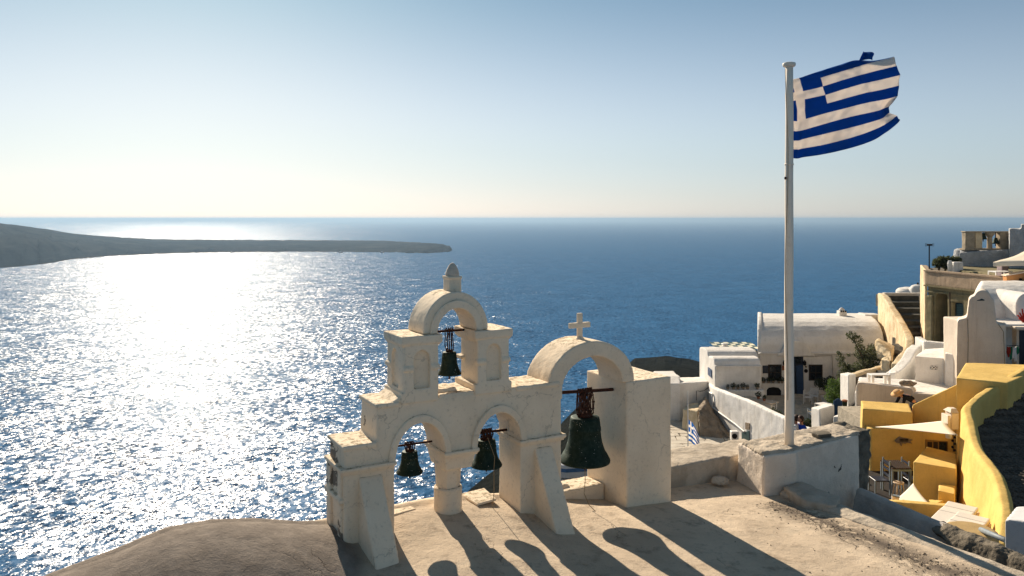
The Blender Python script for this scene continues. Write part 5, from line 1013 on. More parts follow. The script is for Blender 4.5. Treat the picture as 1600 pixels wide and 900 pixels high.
# ---------------------------------------------------------------- big white house with curved gable (J)
J = empty('gabled_white_house', (X(1535, 33), 33, -9), 'tall white house front with a scalloped curved gable and a great vault behind', 'house')
gab = [(1494, 612), (1495.5, 505), (1498, 501), (1509, 498.5), (1511, 496), (1514.5, 470), (1518, 466), (1522, 465), (1524.5, 461)] + [(1535.5 + 11.5 * math.cos(a), 463.5 - 8.5 * math.sin(a)) for a in np.linspace(math.pi * .92, math.pi * .05, 9)] + [(1549, 467), (1553, 470), (1558, 508), (1572, 509), (1572, 612)]
s = S(); s.poly([W(x, y, 33) for x, y in gab], V(.56, 1.0, 0)); s.box(X(1572, 33) - 1.0, X(1572, 33), 33.05, 36, -9.2, Z(509, 33) - .02); s.soft('front', 'cream', J, .045, .014, 1, 1)
s = S(); s.poly([W(x, y, 32.98) for x, y in ((1527, 470.5), (1531, 469.5), (1534, 468), (1538, 469.8), (1538.5, 471.3), (1527, 471.5))], V(0, .12, 0)); s.out('vent', 'teal_dark', J)
xv = X(1521, 37.5)
def vp(x): return [V(x, 35.3, -9), V(x, 35.3, Z(506, 35.3))] + [V(x, 38.6 - 3.1 * math.cos(a), Z(506, 35.3) + (Z(441, 38.6) - Z(506, 35.3)) * math.sin(a) ** .8) for a in np.linspace(0.02, math.pi * .9, 16)] + [V(x, 41.6, -9)]
pr_ = vp(0); zlo, zhi = Z(506, 35.3), Z(441, 38.6); s = S(); s.loft([[V(X(1519 + 15 * max(0, min(1, (p.z - zlo) / (zhi - zlo))) ** 2, p.y), p.y, p.z) for p in pr_], [V(30, p.y, p.z) for p in pr_]]); s.soft('great_vault', 'white', J, .065, .02, .8, 2)
s = S(); rr = [(X(1584, 35), Z(506, 35))] + [(X(1603, 35) - .56 * math.cos(a), Z(478, 35) + .56 * math.sin(a)) for a in np.linspace(0, math.pi, 14)] + [(X(1622, 35), Z(506, 35))]; s.poly([V(a, 34.8, b) for a, b in rr], V(0, 2.2, 0)); s.soft('small_vault', 'white', J, .045, .01, 1, 1)
s = S(); s.box(X(1557, 34), X(1640, 34), 33.4, 35.6, Z(512, 33.6), Z(507.5, 33.6)); s.out('ledge', 'white', J, .03)
s = S(); s.box(X(1575, 33.6), X(1640, 33.6), 33.0, 33.5, Z(516, 33.2), Z(511.5, 33.2)); s.out('awning_beam', 'cream', J, .02)
s = S(); s.box(X(1571, 35), X(1640, 35), 35, 35.4, -9, Z(508, 35)); s.out('recess_wall', 'white', J)
s = S(); s.box(X(1592, 34.9), X(1640, 34.9), 34.85, 35.05, -9, Z(518, 34.9)); s.out('door', 'navy', J)
s = S(); s.box(X(1586, 34.2), X(1590, 34.2), 34.1, 34.4, -9, Z(514, 34.2)); s.out('post', 'cream', J)
for i, (px_, mt, y1) in enumerate(((1576.5, 'red', 560), (1579.5, 'green', 564), (1583, 'white_cloth', 562), (1587, 'white_cloth', 567), (1590.5, 'green', 556))):
    c = W(px_, 543, 33.6); s = S(); pts = [c + V(x * .1, .03 * math.sin(x * 7 + i), z) for x, z in ((-.55, 0), (-.7, -.25), (-.35, Z(y1, 33.6) - c.z), (.35, Z(y1, 33.6) - c.z + .04), (.7, -.22), (.5, 0), (0, -.04))]; s.poly(pts, V(0, .04, 0)); tag(s.out('laundry', mt, None, loc=c), ['red garment at the left of the washing', 'green garment hanging second in the washing', 'white shirt hanging in the middle of the washing', 'long white shirt hanging lowest in the washing', 'short green cloth at the right end of the washing'][i], 'laundry', 'washing on the line')
wl = empty('washing_line', W(1583, 542, 33.62), 'short washing line beneath the white ledge', 'line'); s = S(); s.tube([W(1573, 541, 33.62), W(1594, 542, 33.62)], .012, 5); s.out('line', 'dark', wl)
dt = empty('dry_plant', W(1599, 505, 34), 'bare reddish succulent on the white ledge by the small vault', 'plant'); s = S()
for a, b in ((1590, 494), (1593, 490), (1597, 484), (1602, 482), (1606, 488), (1592, 499)): s.tube([W(1600, 506, 34), W((1600 + a) / 2, (b + 504) / 2, 34), W(a, b, 34)], [.04, .035, .03], 6)
s.out('stems', 'red', dt)
# XX block, terrace parapets
xb_ = empty('white_storeroom', (X(1455, 36.5), 36.5, -8), 'white cubic store with a small pierced double-cross vent in its front', 'building')
s = S(); s.hexa([V(X(1430, 36.5), 36.5, -10), V(X(1481, 35.9), 35.9, -10), V(X(1484, 39), 39, -10), V(X(1436, 39.6), 39.6, -10), W(1430, 558, 36.5), W(1481, 562, 35.9), V(X(1484, 39), 39, Z(548, 38.4)), V(X(1442, 39.6), 39.4, Z(547, 39.4))]); s.soft('wall', 'white', xb_, .05, .02, 1, 1)
xp = PL((X(1430, 36.5), 36.5), (X(1481, 35.9), 35.9))
s = S(); xp.slab(s, [(1454, 573), (1464.5, 573.4), (1464.5, 578.8), (1454, 578.2)], 0, .03); vt = s.out('vent', 'dark', xb_)
for k in (0, 1):
    x_ = 1454.4 + 5.1 * k
    for (a, b, c_, d) in ((0, 0, 4.6, 4.8), (4.6, 0, 0, 4.8)): s = S(); s.tube([xp.pt(x_ + a, 573.4 + b, .045), xp.pt(x_ + c_, 573.4 + d, .045)], .022, 5); s.out('cross_bar', 'white', vt)
for a, b, r_ in ((1449, 557.5, .16), (1464, 555, .14)): s = S(); s.ball(W(a, b, 38), r_, 2, (1.5, 1, .5)); s.out('roof_stone', 'stone_d', xb_)
def wallp(name, label, pts, th, mat='white', vox=.05, cat='wall', side=-1, loc=None):
    s = S(); sweep(s, dense(px_pts(pts), 4), th, side); o = s.soft(name, mat, None, vox, .015, 1, 1, loc=loc or W(pts[0][0], pts[0][1], pts[0][2])); return tag(o, label, cat)
wallp('terrace_parapet', 'rounded white parapet behind the white store, below the old building', [(1429, 527, 43, -9), (1440, 534, 42, -9), (1446, 534.5, 41.6, -9), (1470, 537, 41, -9), (1494, 539, 40.4, -9)], .35)
wallp('stair_parapet', 'curved white parapet sweeping down from the old doorway to the foot of the stairs', [(1441, 541, 41.5, -10), (1433, 548, 40.5, -10), (1425, 562, 39.5, -10), (1412, 577, 38.6, -10), (1400, 586, 38, -10)], .5, side=1)
block('small_white_post', 'small square white post at the foot of the curved stair parapet', 'post', [V(X(1388, 38), 38, -9), V(X(1401, 37.8), 37.8, -9), V(X(1401, 38.3), 38.3, -9), V(X(1389, 38.4), 38.4, -9), W(1388, 585, 38), W(1401, 584, 37.8), V(X(1402, 38.4), 38.4, Z(582, 38)), V(X(1390, 38.5), 38.5, Z(583, 38))], 'white')
block('stepped_block', 'white stepped block between the store and the gabled house', 'block', [V(X(1477, 35.5), 35.5, -9), V(X(1497, 35), 35, -9), V(X(1497, 37), 37, -9), V(X(1478, 37), 37, -9), W(1477, 553, 35.5), W(1497, 556, 35), V(X(1498, 37), 37, Z(546, 37)), V(X(1479, 37), 37, Z(545, 37))], 'white')
tr2 = empty('white_roof', (X(1400, 34), 34, -8), 'flat white roof terrace with a tall blank cream front wall behind the person', 'roof')
s = S(); s.hexa([V(X(1336, 34.3), 34.3, -11), V(X(1490, 33.6), 33.6, -11), V(X(1490, 36.4), 36.4, -11), V(X(1342, 37.5), 37.5, -11), V(X(1336, 34.3), 34.3, -7.62), V(X(1490, 33.6), 33.6, -7.62), V(X(1490, 36.4), 36.4, -7.60), V(X(1342, 37.5), 37.5, -7.60)]); s.soft('slab', 'white', tr2, .055, .015, 1, 1)
s = S(); sweep(s, dense(px_pts([(1336.5, 606, 34.3, -11), (1339, 601, 34.2, -11), (1345, 599.5, 34.15, -11), (1380, 603, 34.0, -11), (1415, 607, 33.9, -11), (1423, 608, 33.85, -11), (1427, 613.5, 33.8, -11)]), 4), .4, -1); s.soft('front_parapet', 'cream', tr2, .04, .012, 1, 1)
s = S(); s.hexa([V(X(1425, 33.75), 33.72, -11), V(X(1492, 33.4), 33.4, -11), V(X(1492, 33.9), 33.9, -11), V(X(1425, 33.9), 34.0, -11), W(1425, 615.5, 33.75), W(1492, 620, 33.4), V(X(1492, 33.9), 33.9, -7.60), V(X(1425, 34), 34.0, -7.58)]); s.soft('front_wall', 'cream', tr2, .05, .01, 1, 1)
s = S(); sweep(s, px_pts([(1418, 597, 36.6, -9), (1450, 600.5, 36.0, -9), (1486, 606, 35.4, -9)]), .16, -1); s.soft('rear_kerb', 'white', tr2, .035, .008, 1, 1)
table((X(1373, 34.9), 34.9, Z(604, 34.9)), R(3), .86, .45, .52, 'white washed bench-like table with two thick legs on the roof terrace', 'wpaint', 'wpaint', legw=.055)
hp_ = empty('cloth_heap', W(1419, 605, 34.6), 'crumpled heap of dusty cloths on the white roof', 'cloths'); s = S(); s.ball(W(1419, 602, 34.6), .27, 3, (1.2, .8, .6))
for v in s.bm.verts: v.co += (v.co - W(1419, 602, 34.6)) * .6 * mn.noise(v.co * 6)
s.out('cloths', 'stone_d', hp_)
s = S(); s.ball(W(1424, 611, 34.3), .19, 2, (1.1, .5, .9)); s.out('cream_cloth', 'fabric', hp_)

for nm_, par, pts in (('cable', J, [W(1512, 500, 32.95), W(1513, 530, 32.9), W(1512, 575, 32.9)]), ('cable', J, [W(1560, 508, 32.95), W(1568, 520, 32.9), W(1570, 575, 32.9)]), ('drain_pipe', H, [hp.pt(1484, 458, .12), hp.pt(1484.5, 500, .1), hp.pt(1485, 540, .1)]), ('cable', A, [fa.pt(1262, 556, .03), fa.pt(1275, 558, .03), fa.pt(1300, 557, .03), fa.pt(1302, 600, .03)])):
    s = S(); s.tube(pts, .035 if nm_ == 'drain_pipe' else .014, 6); s.out(nm_, 'rope' if nm_ == 'cable' else 'brownwood', par)

# ---------------------------------------------------------------- yellow house
Yh = empty('yellow_house', (X(1450, 26), 26, -8.6), 'bright yellow plastered house of stacked blocks and sunken courtyard', 'house')
s = S(); s.hexa([V(X(1344.5, 27.2), 27.2, -9.4), V(X(1427, 27), 27.0, -9.4), V(X(1427, 28), 28.3, -9.4), V(X(1344, 28.3), 28.4, -9.4), W(1348, 640, 27), W(1426, 646, 26.8), V(X(1424, 28), 28.2, Z(634, 28)), V(X(1345, 28.3), 28.3, Z(628, 28.2))]); s.soft('low_block', 'yellow', Yh, .035, .008, 1.2, 1)
s = S(); sweep(s, px_pts([(1425, 637, 27.9, -9.4), (1426, 634, 27.8, -9.4), (1460, 618.5, 27.3, -9.4), (1496, 602, 26.8, -9.4)]), .3, -1); s.soft('sloping_parapet', 'yellow', Yh, .035, .008, 1.2, 1)
s = S(); s.hexa([V(X(1495, 26), 26, -9.4), V(X(1572, 25.5), 25.5, -9.4), V(X(1640, 28.5), 28.5, -9.4), V(X(1500, 28.8), 28.8, -9.4), W(1494, 592, 26), W(1575, 600, 25.3), V(X(1640, 28.5), 28.5, Z(572, 28.5)), V(X(1509, 28.8), 28.8, Z(568, 28.8))]); s.soft('tall_block', 'yellow', Yh, .04, .01, 1.2, 1)
s = S(); s.box(X(1360, 26.6), X(1500, 26.6), 26.6, 27.0, -9.2, Z(671, 26.6)); s.soft('courtyard_wall', 'yellow', Yh, .04, .01, 1.2, 1)
s = S(); s.hexa([V(X(1427, 23), 23, -8.8), V(X(1494, 22.4), 22.35, -8.8), V(X(1500, 25), 25, -8.8), V(X(1446, 26), 26, -8.8), W(1427, 723, 23), W(1495, 734, 22.35), V(X(1500, 24), 24.2, Z(713, 24)), V(X(1459, 24.4), 24.8, Z(702, 24.6))]); s.soft('bench_block', 'yellow', Yh, .03, .008, 1.5, 1)
s = S(); s.hexa([V(X(1466, 21.7), 21.7, -8.8), V(X(1493, 21.5), 21.5, -8.8), V(X(1494, 22.5), 22.3, -8.8), V(X(1466, 22.3), 22.3, -8.8), W(1466, 768, 21.7), W(1492, 774, 21.5), V(X(1493, 22.3), 22.3, Z(765, 22)), V(X(1467, 22.3), 22.3, Z(764, 22))]); s.soft('small_block', 'yellow', Yh, .025, .008, 1.5, 1)
s = S(); sweep(s, dense(px_pts([(1380, 782, 21.2, -9), (1396, 785.5, 20.8, -9), (1450, 790, 20.5, -9), (1500, 794, 20.3, -9), (1538, 797, 20.1, -9), (1545, 805, 19.6, -9), (1554, 836, 18.2, -9)]), 4), .25, -1); s.soft('ledge_parapet', 'yellow', Yh, .03, .008, 1.5, 1)
s = S(); sweep(s, px_pts([(1438, 785, 21.8, -8.8), (1466, 787, 21.4, -8.8)]), .3, -1); s.soft('low_ledge', 'yellow', Yh, .03, .008, 1.5, 1)
# the great wavy stair wall: long sweep, thick, rounded ridge
def wavy():
    pts = dense(px_pts([(1640, 560, 28.0, -8.0), (1600, 577, 27.0, -8.6), (1572, 594, 26.1, -9.2), (1545, 609, 25.3, -9.4), (1522, 626, 24.5, -9.4), (1512, 640, 23.8, -9.4), (1517, 662, 22.9, -9.2), (1523, 690, 21.9, -9.0), (1532, 708, 21.0, -8.9), (1546, 725, 20.2, -8.8), (1558, 742, 19.5, -8.7), (1567, 768, 18.7, -8.6), (1573, 800, 17.9, -8.5), (1570, 832, 17.3, -8.4), (1562, 850, 17.0, -8.4)]), 5); s = S(); rr = []; n = len(pts)
    for i, (x, y, zt_, zb_) in enumerate(pts):
        a = pts[max(i - 1, 0)]; b = pts[min(i + 1, n - 1)]; d = V(b[0] - a[0], b[1] - a[1], 0).normalized(); nr = V(-d.y, d.x, 0); th = .17; bt_ = .30 * min(1, max(0, (26 - y) / 3))
        p = V(x, y, 0); r = [p - nr * bt_ + V(0, 0, zb_)]
        if nr.x > 0: nr = nr
        L = -1 if nr.x > 0 else 1
        r = [p + nr * (L * (th + bt_)) + V(0, 0, zb_), p + nr * (L * (th + bt_ * .28)) + V(0, 0, (zt_ * .65 + zb_ * .35)), p + nr * (L * th) + V(0, 0, zt_ - .10), p + nr * (L * th * .5) + V(0, 0, zt_), p - nr * (L * th * .5) + V(0, 0, zt_), p - nr * (L * th) + V(0, 0, zt_ - .10), p - nr * (L * th) + V(0, 0, zb_)]
        rr.append(r)
    s.loft(rr); s.soft('stair_wall', 'yellow', Yh, .03, .022, 1.1, 3)
wavy()
s = S(); s.poly([V(X(1345, 27), 27, -8.75), V(X(1500, 27), 27, -8.75), V(X(1530, 20), 20, -8.75), V(X(1360, 20), 20, -8.75)], V(0, 0, .15)); s.out('courtyard_floor', 'dark_tile', Yh) if 'dark_tile' in M else s.bm.free()
M['dark_tile'] = plaster('dark_tile', (.05, .045, .04), (.035, .03, .028)); s = S(); s.poly([V(X(1345, 27), 27, -8.75), V(X(1500, 27), 27, -8.75), V(X(1530, 20), 20, -8.75), V(X(1360, 20), 20, -8.75)], V(0, 0, .15)); s.out('courtyard_floor', 'dark_tile', Yh)
yp = PL((X(1360, 26.6), 26.6), (X(1500, 26.6), 26.6))
s = S(); yp.slab(s, [(1446, 688), (1480, 691), (1480, 722), (1446, 722)], -.02, .05); wn = s.out('window', 'brownyellow', Yh) if 'brownyellow' in M else s.bm.free()
M['brownyellow'] = simple('ochre_frame', (.30, .17, .05), .7); s = S(); yp.slab(s, [(1446, 688), (1480, 691), (1480, 722), (1446, 722)], -.02, .05); wn = s.out('window', 'brownyellow', Yh)
for a, b in ((1448, 1455), (1457, 1464), (1466, 1478)): s = S(); yp.slab(s, [(a, 691), (b, 691.5), (b, 720), (a, 720)], .04, .06); s.out('pane', 'glass' if a > 1460 else 'brownwood', wn)
s = S(); pts = [(1397, 690), (1401, 686), (1405, 683), (1411, 685), (1418, 686), (1425, 688), (1421, 690.5), (1424, 694), (1417, 692.5), (1413, 694), (1409, 693), (1407, 698), (1405, 693), (1400, 693)]; yp.slab(s, pts, .02, .07); fish = s.out('fish_ornament', 'stone_d', None, .004, loc=yp.pt(1410, 690)); tag(fish, 'dark metal fish ornament on the yellow courtyard wall', 'ornament')
for i in range(7): s = S(); yp.slab(s, [(1404 + i * 2, 686), (1405.2 + i * 2, 686), (1404.6 + i * 2, 691)], .07, .09); o = s.out('scale', 'dark', fish)
# shade sails
def sail(pts, label, sag=.0, nm='shade_sail'):
    s = S(); a, b, c_ = [V(*p) for p in pts]; k = 12; g = {}
    for i in range(k + 1):
        for j in range(k + 1 - i):
            u_, v_ = i / k, j / k; w_ = 1 - u_ - v_; q = a * w_ + b * u_ + c_ * v_; ce = (a + b + c_) / 3; e_ = 4 * (u_ * v_ * (1 - w_) ** 2 + u_ * w_ * (1 - v_) ** 2 + v_ * w_ * (1 - u_) ** 2); q = q + (ce - q) * .10 * min(1, e_ * 1.0) + V(0, 0, -sag * u_ * v_ * w_ * 27); g[i, j] = s.bm.verts.new(q)
    for i in range(k):
        for j in range(k - i):
            s.bm.faces.new([g[i, j], g[i + 1, j], g[i, j + 1]])
            if j < k - i - 1: s.bm.faces.new([g[i + 1, j], g[i + 1, j + 1], g[i, j + 1]])
    o = s.out(nm, 'fabric', None, smooth=True, loc=a); md = o.modifiers.new('t', 'SOLIDIFY'); md.thickness = .012; tag(o, label, 'shade sail', 'cream shade sails over the yellow courtyard'); return o
sail([W(1368, 669, 25.3), W(1478, 659, 26.4), W(1497, 682, 22.7)], 'upper cream shade sail stretched across the yellow courtyard')
sail([W(1427, 757, 22.6), W(1394, 787, 21.6), W(1452, 789, 20.9)], 'lower triangular cream shade sail above the yellow ledge')
eb = empty('meter_cabinet', W(1488, 660, 25.7), 'cream electricity cabinet fixed to the corner of the yellow house', 'cabinet')
s = S(); s.box(X(1484, 25.7), X(1496, 25.7), 25.6, 25.98, Z(672, 25.7), Z(646, 25.7)); s.out('case', 'cream', eb, .02); s = S(); s.box(X(1478.5, 25.6), X(1483, 25.6), 25.5, 25.9, Z(671, 25.6), Z(650, 25.6)); s.out('door', 'cream', eb, .01); s = S(); s.hexa([V(X(1484, 25.6), 25.55, Z(646, 25.6)), V(X(1497, 25.6), 25.55, Z(646, 25.6)), V(X(1497, 25.6), 26.0, Z(646, 25.6)), V(X(1484, 25.6), 26.0, Z(646, 25.6)), V(X(1489, 25.6), 25.7, Z(641, 25.6)), V(X(1497, 25.6), 25.7, Z(641, 25.6)), V(X(1497, 25.6), 25.9, Z(641, 25.6)), V(X(1489, 25.6), 25.9, Z(641, 25.6))]); s.out('hood', 'cream', eb)
lm = empty('hanging_lamp', W(1482, 679, 24.5), 'white cylindrical lamp hanging under the upper shade sail', 'lamp'); s = S(); s.lathe(V(X(1482, 24.5), 24.5, 0), [(.08, Z(686, 24.5)), (.09, Z(682, 24.5)), (.09, Z(674, 24.5)), (.04, Z(672, 24.5))], 14); s.out('shade', 'wpaint', lm)
wc = empty('wind_chime', W(1490, 690, 24.3), 'black chain of small bells hanging at the corner of the yellow courtyard', 'wind chime'); s = S(); s.tube([W(1490, 680, 24.3), W(1490, 707, 24.3)], .01, 5); s.out('chain', 'dark', wc)
for k in range(5): s = S(); s.ball(W(1490 + (-1) ** k * 1.5, 685 + k * 5, 24.3), .045, 1); s.out('small_bell', 'dark', wc)
# courtyard furniture
def cyard():
    zf = -8.6
    e = empty('slatted_table', V(X(1402, 24.5), 24.5, zf), 'tall slatted dark-topped table in the shaded yellow courtyard', 'table'); a, b = X(1387, 24.4), X(1417, 24.4); zt_ = Z(730, 24.4)
    for i in range(9): s = S(); s.box(a + (b - a) * i / 9 + .01, a + (b - a) * (i + 1) / 9 - .01, 24.1, 24.9, zt_, zt_ + .04); s.out('slat', 'brownwood', e)
    for x_ in (a, b - .04):
        for y_ in (24.12, 24.84): s = S(); s.box(x_, x_ + .045, y_, y_ + .045, zf, zt_ - .01); s.out('leg', 'greyblue', e)
    s = S(); s.box(a, b, 24.11, 24.15, zt_ - .07, zt_ - .01); s.out('rail', 'greyblue', e)
    for i, (px_, rz, lb) in enumerate(((1374, -90, 'blue-grey chair at the left of the slatted courtyard table'), (1426, 90, 'blue-grey chair half hidden right of the slatted table'))):
        e = chair((X(px_, 24.5), 24.5, zf), R(rz), .45, .45, 1.05, 'greyblue', lb, 'navy', 3, grp='chairs in the yellow courtyard')
    e = empty('stool', V(X(1404, 24.7), 24.7, zf), 'small pale wooden stool under the slatted table', 'stool'); c = V(X(1404, 24.0), 24.0, zf); s = S(); s.lathe(c, [(.15, .46), (.16, .48), (.15, .5)], 16); s.out('seat', 'tan', e)
    for q in range(4): s = S(); s.tube([c + V(.12 * math.cos(q * 1.57 + .78), .12 * math.sin(q * 1.57 + .78), .46), c + V(.19 * math.cos(q * 1.57 + .78), .19 * math.sin(q * 1.57 + .78), 0)], .02, 6); s.out('leg', 'tan', e)
    e = empty('crate', W(1400, 784, 21.4), 'pale slatted wooden crate at the left end of the yellow ledge', 'crate')
    for i in range(5): s = S(); s.box(X(1394 + i * 2.3, 21.3), X(1395.8 + i * 2.3, 21.3), 21.3, 21.34, -8, Z(777 + i * .6, 21.3)); s.out('slat', 'cream', e)
    s = S(); s.poly([W(1394, 777, 21.3), W(1406, 780, 21.3), W(1406, 777, 21.7), W(1396, 775, 21.7)], V(0, 0, .03)); s.out('lid', 'greyblue', e)
M['greyblue'] = simple('grey_blue_paint', (.16, .19, .21), .6)
cyard()
# loungers on the lower deck
s = S(); s.poly([V(X(1440, 20.3), 20.3, -7.9), V(X(1556, 20), 20, -7.9), V(X(1640, 16), 16, -7.9), V(X(1640, 10), 10.5, -7.9), V(X(1440, 12), 12, -7.9)], V(0, 0, .15)); s.out('lower_deck', 'yellow_tan', Yh) if 'yellow_tan' in M else s.bm.free()
M['yellow_tan'] = plaster('tan_deck', (.48, .33, .15), (.40, .27, .12)); s = S(); s.poly([V(X(1440, 20.3), 20.2, -7.9), V(X(1550, 20), 20, -7.9), V(X(1640, 16), 16, -7.9), V(X(1640, 10), 10.5, -7.9), V(X(1440, 12), 12, -7.9)], V(0, 0, .12)); s.out('lower_deck', 'yellow_tan', Yh)
def lounger(head, foot, hw, label):
    h, f_ = V(*head), V(*foot); e = empty('sun_lounger', f_, label, 'sun lounger', 'cream sun loungers on the lower yellow deck'); d = (f_ - h); d.z = 0; side = V(-d.y, d.x, 0).normalized() * hw; mid = h + (f_ - h) * .42; mid.z = f_.z + .02
    def pad(a, b): s = S(); n_ = (b - a).cross(side).normalized(); n_ = n_ if n_.z > 0 else -n_; s.hexa([a - side, b - side, b + side, a + side, a - side + n_ * .1, b - side + n_ * .1, b + side + n_ * .1, a + side + n_ * .1]); return s
    m1 = h + (mid - h) * .45 + V(0, 0, -.02); pad(h, m1 + (h - m1).normalized() * .01).out('head_cushion', 'mattress', e, .03, 2); pad(m1, mid).out('back_cushion', 'mattress', e, .03, 2); pad(mid, f_).out('seat_cushion', 'mattress', e, .03, 2)
    for sg in (-1, 1): s = S(); s.tube([mid + side * sg + V(0, 0, -.05), h + side * sg + V(0, 0, -.05)], .025, 6); s.tube([mid + side * sg + V(0, 0, -.08), f_ + side * sg + V(0, 0, -.08)], .025, 6); s.out('frame', 'tan', e)
    for p in (h + V(0, 0, 0), mid, f_):
        for sg in (-1, 1): s = S(); b = p + side * sg * .9; s.box(b.x - .025, b.x + .025, b.y - .025, b.y + .025, -7.8, p.z - .05); s.out('leg', 'tan', e)
    for k in range(6): s = S(); q = h + (mid - h) * (k + .5) / 6 + V(0, 0, -.04); s.box(-.03, .03, -hw, hw, -.01, .01, lambda x, y, z, q=q: q + d.normalized() * x + side.normalized() * y + V(0, 0, z)); s.out('slat', 'tan', e)
lounger(W(1505, 795, 19.4), W(1470, 832, 18.0), .34, 'larger cream sun lounger with raised back, at the left')
lounger(W(1522, 812, 18.6), W(1489, 846, 17.4), .34, 'second cream sun lounger, mostly hidden, in front of the first')
block('tan_box', 'tan plastered box behind the raised back of the loungers', 'box', [V(X(1512, 19.2), 19.2, -7.8), V(X(1530, 19), 19, -7.8), V(X(1531, 19.6), 19.6, -7.8), V(X(1512, 19.6), 19.6, -7.8), W(1512, 805, 19.2), W(1530, 807, 19), V(X(1530, 19.6), 19.6, Z(803, 19.5)), V(X(1513, 19.6), 19.6, Z(802, 19.5))], 'cream', .03, .006)
s = S(); s.lathe(V(X(1517, 15.6), 15.6, 0), [(.46, -7.8), (.48, Z(830, 15.6)), (.40, Z(827.5, 15.6)), (.2, Z(827, 15.6))], 24); tag(s.soft('round_seat', 'yellow_tan', None, .025, .005, 2, 1, loc=V(X(1517, 15.6), 15.6, -7.8)), 'round tan plastered seat at the near edge of the lower deck', 'seat')
pi_ = S(); pi_.tube([W(1533, 829, 15.5), W(1572, 846, 13.6)], .05, 10); tag(pi_.out('pipe', 'greyblue', None, smooth=True, loc=W(1550, 837, 14.6)), 'grey-blue pipe running from the deck to the white box', 'pipe')
block('white_box_wall', 'smooth white rounded block at the right edge of the picture', 'block', [V(X(1571, 12), 12, -7), V(X(1680, 11.4), 11.4, -7), V(X(1680, 13), 13, -7), V(X(1576, 13), 13, -7), W(1571, 813, 12), W(1680, 822, 11.4), V(X(1680, 13), 13, Z(804, 12.6)), V(X(1588, 12.9), 12.9, Z(800, 12.7))], 'greywhite', .03, .005) if 'greywhite' in M else None
M['greywhite'] = plaster('pale_grey_paint', (.60, .59, .58), (.56, .55, .54), sc=.6, bump=.2); block('white_box_wall', 'smooth white rounded block at the right edge of the picture', 'block', [V(X(1571, 12), 12, -7), V(X(1680, 11.4), 11.4, -7), V(X(1680, 13), 13, -7), V(X(1576, 13), 13, -7), W(1571, 813, 12), W(1680, 822, 11.4), V(X(1680, 13), 13, Z(804, 12.6)), V(X(1588, 12.9), 12.9, Z(800, 12.7))], 'greywhite', .03, .005)
# dark cobbled steps right of the yellow wall
def cobbles():
    e = empty('cobbled_steps', (15, 21, -7), 'broad dark cobbled steps climbing behind the wavy yellow wall', 'steps'); rnd = random.Random(2); s2 = S(); cnt = 0
    base = [(16.9, 1568, 850), (18, 1574, 815), (19.3, 1562, 765), (20.6, 1545, 738), (22, 1530, 716), (23.2, 1526, 695), (24.2, 1520, 672), (25.1, 1538, 650), (25.9, 1565, 630), (26.7, 1590, 606), (27.5, 1610, 590)]
    for i in range(22):
        Y = 16.2 + i * .56; pxl = np.interp(Y, [b[0] for b in base], [b[1] for b in base]) + (16 if Y < 20 else 8); z = np.interp(Y, [16, 17, 19.3, 22, 24.2, 26, 27, 29], [-7.25, -7.05, -6.95, -6.75, -6.45, -6.0, -5.75, -5.5]); xl = X(pxl, Y); xr = X(1720, Y)
        s = S(); s.box(xl, xr, Y, Y + .62, z - 1.2, z); s.out('step', 'cobble', e, .03)
        x_ = xl + .08
        while x_ < xr and X(1625, Y) > x_:
            for q in range(4):
                r = rnd.uniform(.05, .085); c = V(x_ + rnd.uniform(-.02, .02), Y + .09 + q * .15, z + .005)
                if cnt < 290 and Y < 20.5 and q % 2 == 0: s = S(); s.ball(c, r, 1, (1.1, .9, .55)); s.out('cobble', 'cobble', e); cnt += 1
                else: s2.ball(c, r, 1, (1.1, .9, .55))
            for q in range(2): s2.ball(V(x_ + rnd.uniform(-.03, .03), Y - .01, z - .08 - q * .1), rnd.uniform(.04, .07), 1, (1.1, .5, .7))
            x_ += .165
    o = s2.out('cobbles', 'cobble', e); o['kind'] = 'stuff'
cobbles()

